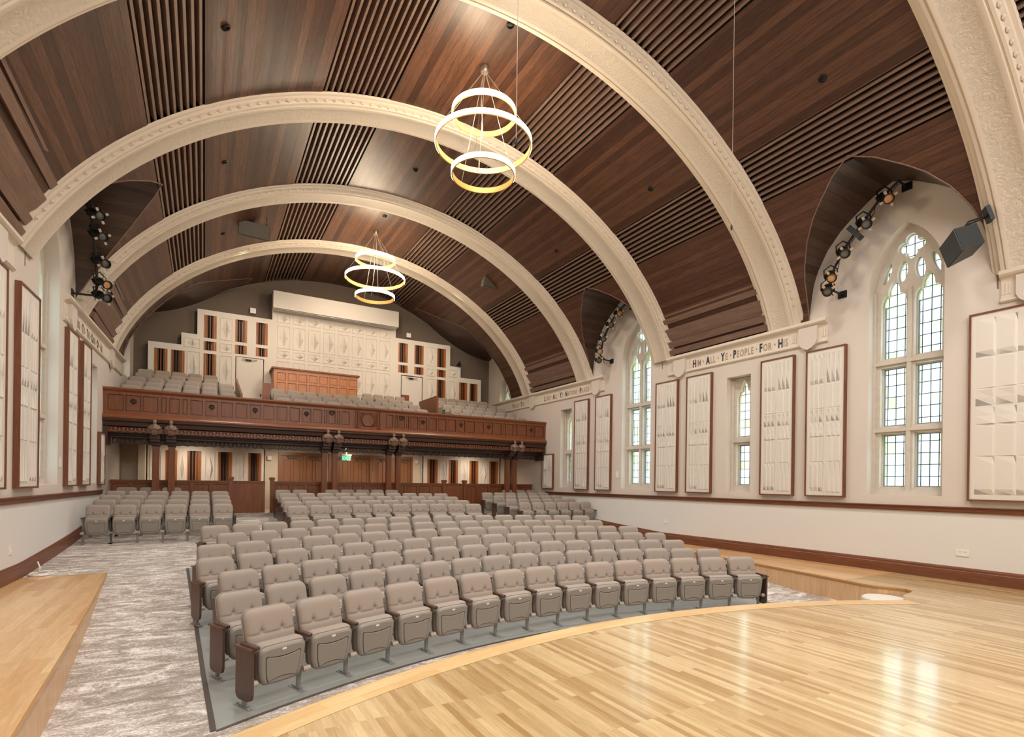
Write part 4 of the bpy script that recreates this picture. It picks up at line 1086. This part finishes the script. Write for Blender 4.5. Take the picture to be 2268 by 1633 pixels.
def curved_row(r, a0, a1, n, row, nrow, block, group, zf, kinds='lmr', gaps=()):
    r -= .10 - .07; al, ar = R(a0), R(a1); w_ = .49; pitch = ((ar - al) * r - w_) / (n - 1)
    for i in range(n):
        if i in gaps: continue
        a = al + (w_ / 2 + i * pitch) / r; x, y = polar(r, a)
        k = kinds[0] if i == 0 else kinds[2] if i == n - 1 else kinds[1]
        nm = '%s from the left' % ordn(i) if i < n - 1 else 'rightmost'
        if i == 0: nm = 'leftmost'
        place_seat(k + 'n', (x, y, zf(y)), -a, 'beige tufted seat, %s, %s of %s' % (nm.replace('the left', 'left'), row, block), group, pitch / .549)
names = ['front row', 'second row', 'third row', 'fourth row', 'fifth row', 'sixth row', 'seventh row']
rows_ = [(-26.44, 20.67, 15), (-25.25, 20.17, 16), (-22.98, 18.91, 16), (-22.41, 19.12, 17), (-20.86, 18.04, 17), (-18.34, 15.94, 16), (-18.16, 15.97, 17)]
for k, (a0, a1, n) in enumerate(rows_):
    curved_row(9.95 + .91 * k, a0, a1, n, names[k], 7, 'curved front block', 'seats of the curved front block, ' + names[k], fl)
rr_ = [(-9.23, 8.14, 10), (-8.75, 7.85, 10), (-8.23, 7.54, 10), (-7.72, 7.25, 10), (-7.47, 2.82, 8)]
for k, (a0, a1, n) in enumerate(rr_):
    curved_row(18.2 + .9 * k, a0, a1 + (.35 if k == 4 else 0), n, names[k], 5, 'rear centre block', 'seats of the rear centre block, ' + names[k], fl, gaps=(2,) if k == 4 else ())
def straight_row(y, x0, x1, n, row, block, group, z, kinds):
    w_ = .45; pitch = (x1 - x0 - w_) / max(1, n - 1) if n > 1 else .5
    for i in range(n):
        k = kinds[0] if i == 0 else kinds[2] if i == n - 1 else kinds[1]
        nm = 'leftmost' if i == 0 else 'rightmost' if i == n - 1 else '%s from the left' % ordn(i)
        place_seat(k + ('f' if z > 3 else 'n'), (x0 + w_ / 2 + i * pitch, y - .03, z), 0, 'beige tufted seat, %s, %s of %s' % (nm.replace('the left', 'left'), row, block), group, pitch / .549)
for k in range(5):
    y = 15.1 + .9 * k
    straight_row(y, *((-2.27, .66, 6) if k < 4 else (-2.12, -.58, 3)), names[k], 'left side block', 'seats of the left side block, ' + names[k], fl(y), 'wmr' if k < 4 else 'wmw')
    straight_row(y, *((9.03, 12.0, 6) if k < 4 else (10.42, 12.0, 3)), names[k], 'right side block', 'seats of the right side block, ' + names[k], fl(y) - .02, 'lmw' if k < 4 else 'wmw')
for k in range(5):
    y = 19.1 + .85 * k; z = tier(k)
    straight_row(y, *((-2.1, .88, 6) if k < 3 else (-2.0, .42, 5)), names[k], 'balcony left block', 'seats of the balcony left block, ' + names[k], z, 'mmw')
    straight_row(y, *((8.65, 11.68, 6) if k < 4 else (9.12, 11.63, 5)), names[k], 'balcony right block', 'seats of the balcony right block, ' + names[k], z, 'mmw')
    if k < 3: straight_row(y, 2.06, 7.33, 10, names[k], 'balcony centre block', 'seats of the balcony centre block, ' + names[k], z, 'mmw')
    elif k == 3: straight_row(y, 5.50, 7.30, 4, names[k], 'balcony centre block', 'seats of the balcony centre block, ' + names[k], z, 'mmw')

# ------------------------------------------------------------------ ring pendants
def ring(mb, c, r0, r1, z0, z1, mi=0, n=72, inner=False):
    pr_ = [(r0, z0), (r1, z0), (r1, z1), (r0, z1)]; rows = []
    for j in range(n):
        a = 2 * PI * j / n; rows.append([(c[0] + r_ * cos(a), c[1] + r_ * sin(a), z) for r_, z in pr_])
    rows.append(rows[0])
    mb.grid(rows, mi=mi, closeu=True)
def pendant(x, y, zs, lab, zc=9.99):
    rt = empty('ring_pendant', (x, y, zc), lab, 'pendant light', 'three-ring pendant lights')
    mb = MB(); mb.lathe([(.001, 0), (.085, 0), (.085, -.09), (.07, -.115), (.001, -.115)], (x, y, zc), 24); mb.build('canopy', M_metal, rt, smooth='auto')
    for k, (z, r) in enumerate(zip(zs, (.64, .965, .64))):
        mb = MB(); ring(mb, (x, y), r - .030, r - .006, z - .055, z + .055); rg = mb.build('ring', M_brass, rt)
        mb = MB(); ring(mb, (x, y), r - .0059, r, z - .046, z + .046); mb.build('led_strip', M_led, rg)
    mb = MB()
    for k, (z, r) in enumerate(zip(zs, (.64, .965, .64))):
        for j in range(3):
            a = 2 * PI * j / 3 + .5 + k * .7
            mb.tube([(x + .03 * cos(a), y + .03 * sin(a), zc - .11), (x + (r - .01) * cos(a), y + (r - .01) * sin(a), z + .04)], .0035, 4)
    mb.tube([(x - .02, y, zc - .1), (x - .06, y + .02, zc - .5), (x - .03, y, zs[1] + .3), (x - .12, y, zs[2])], .007, 5)
    mb.build('suspension_wires', M_cord, rt)
pendant(4.77, 9.58, (9.05, 8.46, 7.86), 'nearer pendant of three glowing brass rings hanging from the vault')
pendant(4.87, 17.7, (9.02, 8.42, 7.82), 'farther pendant of three glowing brass rings above the balcony front')

for px_, py_2 in ((4.77, 9.58), (4.87, 17.7)):
    lamp('pendant_glow', 'POINT', (px_, py_2, 8.75), 150, (1, .80, .56), size=.25)

# ------------------------------------------------------------------ loudspeakers
def wedge_speaker(loc, rot, sc, mat, lab, group=None, wires=True, bracket=False):
    rt = empty('loudspeaker', loc, lab, 'loudspeaker', group, local=True); rt.rotation_euler = rot
    P = [(-.5, 0, -.25), (.5, 0, -.25), (.36, .42, -.22), (-.36, .42, -.22), (-.5, 0, .25), (.5, 0, .25), (.36, .42, .22), (-.36, .42, .22)]
    P = [Vector(p) * sc for p in P]; mb = MB(); mb.v = [tuple(p) for p in P]
    mb.f = [(0, 1, 2, 3), (4, 7, 6, 5), (1, 5, 6, 2), (2, 6, 7, 3), (3, 7, 4, 0)]; mb.uv = [None] * 5; mb.mi = [0] * 5
    mb.build('cabinet', mat, rt)
    mb = MB(); mb.box(-.49 * sc, .49 * sc, -.015, .0, -.24 * sc, .24 * sc); mb.build('grille', mat, rt)
    if wires:
        mb = MB()
        for x in (-.4, .4): mb.tube([(x * sc, .05, .24 * sc), (x * sc, .06, .24 * sc + .75)], .008, 5); mb.box(x * sc - .03, x * sc + .03, .03, .08, .24 * sc, .24 * sc + .04)
        mb.build('suspension_wires', M_black, rt)
    if bracket:
        mb = MB()
        for x in (-.07, .07): mb.tube([(x, .2, .24 * sc), (x, .33, .24 * sc + .12), (x * .6, .62, .24 * sc + .10)], .016, 6)
        mb.box(-.1, .1, .60, .66, .24 * sc, .24 * sc + .25); mb.box(-.025, .025, .1, .3, .235 * sc, .26 * sc); mb.build('wall_bracket', M_black, rt)
    return rt
wedge_speaker((1.2, 17.2, 8.92), (R(14), 0, R(4)), .82, M_grey, 'left of the two grey speakers hung from the vault above the balcony', 'grey speakers hung above the balcony')
wedge_speaker((9.08, 17.2, 8.97), (R(14), 0, R(8)), .9, M_grey, 'right of the two grey speakers hung from the vault above the balcony', 'grey speakers hung above the balcony')
wedge_speaker((11.2, 4.27, 5.86), tuple(Vector((.55, -.78, .32)).to_track_quat('Y', 'Z').to_euler()), .80, M_dgrey, 'black wedge loudspeaker bracketed to the wall beside the nearest pointed window', None, False, True)

# ------------------------------------------------------------------ stage lighting rigs in the dormers
def spotlight(loc, aim, lab, group, lens=False):
    d = (Vector(aim) - Vector(loc)).normalized(); q = d.to_track_quat('Z', 'X'); M = q.to_matrix().to_4x4()
    rt = empty('stage_spotlight', loc, lab, 'stage light', group, local=True); rt.scale = (1.3,) * 3
    mb = MB(); mb.lathe([(.001, -.20), (.06, -.20), (.075, -.16), (.075, -.04), (.062, -.02), (.062, .10), (.075, .11), (.075, .17), (.064, .17), (.064, .13)], (0, 0, 0), 14, M=M)
    for a in range(4): mb.box(-.012, .012, .066, .095, -.16 + a * .035, -.145 + a * .035, M=M @ Matrix.Rotation(a * .2, 4, 'Z'))
    mb.build('lamp_body', M_black, rt, smooth='auto')
    mb = MB(); mb.lathe([(.001, .135), (.03, .134), (.062, .128)], (0, 0, 0), 14, M=M); mb.build('lens', M_lensw if lens else M_lens, rt, smooth=True)
    mb = MB()
    for a in range(4):
        an = a * PI / 2 + .6; mb.box(-.018, .018, .07, .125, .12, .14, M=M @ Matrix.Rotation(an, 4, 'Z'))
    mb.build('colour_frame_tabs', M_metal, rt)
    mb = MB(); side = d.cross(Vector((0, 0, 1))).normalized(); up_ = Vector((0, 0, 1))
    mb.tube([side * .095 - d * .02, side * .095 - d * .09 + up_ * .1, up_ * .17 - d * .09, -side * .095 - d * .09 + up_ * .1, -side * .095 - d * .02], .011, 5)
    mb.build('yoke', M_black, rt); return rt
def rig(pts, side, lab, n, ns, aim, group, flip=False):
    f0 = pts[0]; rt = empty('lighting_pipe', f0, lab, 'lighting pipe', 'curved lighting pipes in the window recesses')
    P = []
    for k in range(len(pts) - 1):
        for j in range(6): P.append(tuple(Vector(pts[k]).lerp(Vector(pts[k + 1]), j / 6)))
    P.append(pts[-1])
    mb = MB(); mb.tube(P, .026, 8); mb.build('pipe', M_black, rt, smooth='auto')
    wx = XR if side > 0 else XL; mb = MB()
    for p in (pts[0], pts[-1]):
        w_ = wx(p[1]); mb.tube([p, (w_ - side * .02, p[1], p[2] - .02)], .022, 6); mb.box(min(w_, w_ - side * .025), max(w_, w_ - side * .025), p[1] - .09, p[1] + .09, p[2] - .09, p[2] + .06)
    mb.build('wall_bracket', M_black, rt)
    mb = MB(); a = [Vector(p) + Vector((-side * .0, .03 * sin(k * 1.3), -.06 - .05 * sin(k * .9))) for k, p in enumerate(P)]; mb.tube(a, .009, 5); mb.build('cable', M_black, rt)
    L_ = len(P); fr = [.10, .28, .52, .70, .88][:n] if n == 5 else [.08, .3, .5, .7, .92][:n]
    for j, t in enumerate(fr):
        p = Vector(P[int(t * (L_ - 1))]) + Vector((-side * .10, 0, -.16))
        tgt = aim(j); spotlight(p, tgt, ns % ordn(j), group, lens=(j in (0, 3)) if not flip else j == 3)
gR = 'black stage spotlights on the pipes'
aimS = lambda j: (3.5, -2 + j * 1.0, .8)
p1 = [(11.71, 5.33, 7.70), (11.71, 5.69, 7.47), (11.71, 6.0, 7.14), (11.71, 6.30, 6.80), (11.71, 6.54, 6.42), (11.71, 6.64, 6.14), (11.71, 6.55, 5.92)]
rig(p1, 1, 'black curved lighting pipe beside the nearest pointed window at right', 5, 'black stage spotlight, %s down the right-hand near window pipe', aimS, 'black stage spotlights beside the nearest window')
p2 = [(11.76, 13.25, 7.52), (11.76, 13.6, 7.35), (11.76, 13.95, 7.08), (11.76, 14.2, 6.78), (11.76, 14.36, 6.45), (11.76, 14.45, 6.14), (11.76, 14.2, 5.92)]
rig(p2, 1, 'black curved lighting pipe beside the farther pointed window on the right wall', 5, 'black stage spotlight, %s down the farther right window pipe', aimS, 'black stage spotlights beside the farther right window')
p3 = [(-2.1, 13.9, 7.45), (-2.1, 14.2, 7.25), (-2.1, 14.5, 6.95), (-2.1, 14.75, 6.6), (-2.1, 14.95, 6.25), (-2.1, 15.0, 5.95), (-2.12, 14.9, 5.72)]
rig(p3, -1, 'black curved lighting pipe in the left wall window recess', 5, 'black stage spotlight, %s down the pipe on the left wall', lambda j: (6.5, 1 + j * .8, .6), 'black stage spotlights on the left wall pipe', True)
mb = MB(); mb.box(-.09, .09, -.05, .05, -.17, .17); bx = mb.build('dimmer_box', M_dgrey); bx.location = (11.66, 6.10, 6.98); bx.rotation_euler = (R(-38), 0, R(10)); tag(bx, 'dark grey dimmer box fixed to the near lighting pipe', 'dimmer box')

# ------------------------------------------------------------------ small ceiling and wall fittings
for x, y, wh in ((500, 60, 'top left board panel'), (497, 358, 'left board panel behind the second arch'), (493, 517, 'left board panel behind the third arch'), (1130, 55, 'centre boards above the nearer pendant'), (920, 376, 'centre boards behind the large pendant'), (852, 478, 'centre boards before the far pendant'), (1822, 173, 'right board panel over the nearest window'), (1441, 418, 'right board panel left of the big arch'), (1233, 556, 'right board panel above the far window')):
    a = (x - 1134) / FPX; b_ = (y - 1069.68) / FPX; cr, sr = cos(R(.7565)), sin(R(.7565)); u, v = cr * a + sr * b_, -sr * a + cr * b_
    c_, s_ = cos(R(29.98)), sin(R(29.98)); d = Vector((u * c_ + s_, -s_ * u + c_, -v)).normalized()
    aa = d.x ** 2 + d.z ** 2; bb = -2 * CX * d.x + 2 * (1.7 - CZ) * d.z; cc = CX ** 2 + (1.7 - CZ) ** 2 - RV ** 2
    p = Vector((0, 0, 1.7)) + d * ((-bb + math.sqrt(bb * bb - 4 * aa * cc)) / (2 * aa)); nrm = Vector((p.x - CX, 0, p.z - CZ)).normalized()
    M = nrm.to_track_quat('Z', 'Y').to_matrix().to_4x4(); rt = empty('ceiling_downlight', p, 'small round recessed ceiling fitting in the ' + wh, 'ceiling fitting', 'small round ceiling fittings', local=True)
    mb = MB(); mb.lathe([(.045, .0), (.07, .0), (.07, -.02), (.05, -.03), (.045, -.01)], (0, 0, 0), 16, M=M); mb.build('trim_ring', M_black, rt)
    mb = MB(); mb.lathe([(.001, -.008), (.046, -.008)], (0, 0, 0), 16, M=M); mb.build('lens', M_black, rt)
def thin_drop(x, y, z0, z1, lab):
    rt = empty('hanging_microphone', (x, y, z1), lab, 'microphone')
    mb = MB(); mb.tube([(x, y, z0), (x, y, z1)], .0035, 5); mb.build('cable', M_cord, rt)
    mb = MB(); mb.lathe([(.001, 0), (.012, .01), (.014, .05), (.006, .08), (.001, .08)], (x, y, z1 - .07), 10); mb.build('capsule', M_black, rt, smooth=True)
thin_drop(6.39, 5.0, 9.78, 5.36, 'thin hanging microphone wire in front of the big right arch')
thin_drop(2.88, 5.0, 9.75, 5.40, 'thin hanging microphone wire beside the nearer ring pendant')
def wallbox(side, s, z, w_, h_, lab, cat='wall plate', nm='wall_outlet'):
    f = PR if side == 'R' else PL; mb = MB(); mb.plate(rectp(s - w_ / 2, s + w_ / 2, z - h_ / 2, z + h_ / 2), [rectp(s - w_ * .3, s - w_ * .08, z - h_ * .25, z + h_ * .25), rectp(s + w_ * .08, s + w_ * .3, z - h_ * .25, z + h_ * .25)], f, .012, 0)
    mb.plate(rectp(s - w_ / 2 + .003, s + w_ / 2 - .003, z - h_ / 2 + .003, z + h_ / 2 - .003), [], f, .006, 0); tag(mb.build(nm, M_outlet), lab, cat)
wallbox('R', 4.36, .52, .20, .11, 'white double outlet low on the right wall, nearer the camera')
wallbox('R', 11.65, .60, .14, .12, 'small white outlet low on the right wall behind the seats')
wallbox('R', 13.85, 2.02, .12, .22, 'white wall switch box left of the farther pointed window', 'switch box', 'switch_box')
wallbox('L', 11.35, .52, .10, .13, 'small white outlet low on the left wall')
wallbox('L', 14.15, 2.0, .12, .22, 'white wall box right of the left wall pointed window', 'switch box', 'switch_box')
for x, z, lb in ((1.62, 8.3, 'small white wireless box left of the screen housing'), (7.95, 8.28, 'small white wireless box right of the screen housing')):
    mb = MB(); mb.box(x - .10, x + .10, 23.25, 23.39, z - .1, z + .1); mb.box(x + .05, x + .07, 23.24, 23.25, z - .08, z - .06); tag(mb.build('wireless_box', M_outlet), lb, 'wireless box')
mb = MB(); mb.box(10.25, 10.42, 22.95, 23.09, 7.13, 7.22); mb.ball((10.33, 22.98, 7.28), .07, 8); tag(mb.build('camera_unit', M_black), 'small black camera on top of the right stepped panelling', 'camera')
mb = MB(); P = [(-2.38 + .06 * cos(t * .9) + .13 * cos(t), 12.05 + .22 * sin(t), .012 + .002 * t) for t in [k * .35 for k in range(44)]] + [(-2.45, 12.2, .12), (-2.5, 12.3, .2)]
mb.tube(P, .011, 5); tag(mb.build('coiled_cable', M_outlet), 'white coiled cable on the end of the left walkway', 'cable')
mb = MB(); mb.box(2.03, 2.17, 21.40, 21.5, 2.42, 2.56); mb.box(1.98, 2.06, 21.42, 21.5, 2.66, 2.72); tag(mb.build('door_sensor', M_outlet), 'white sensor box left of the left double doors', 'sensor')
mb = MB(); mb.box(7.68, 7.80, 21.42, 21.5, 2.45, 2.6); tag(mb.build('door_sensor', M_outlet), 'white sensor box right of the right double doors', 'sensor')

mb = MB(); mb.lathe([(.001, -.13), (.30, -.13), (.32, -.15), (.32, -.36), (.001, -.36)], (9.86, 4.62, 0), 32); tag(mb.build('rounded_step', M_white, smooth='auto'), 'pale rounded step tucked into the notch where stage meets right walkway', 'step')
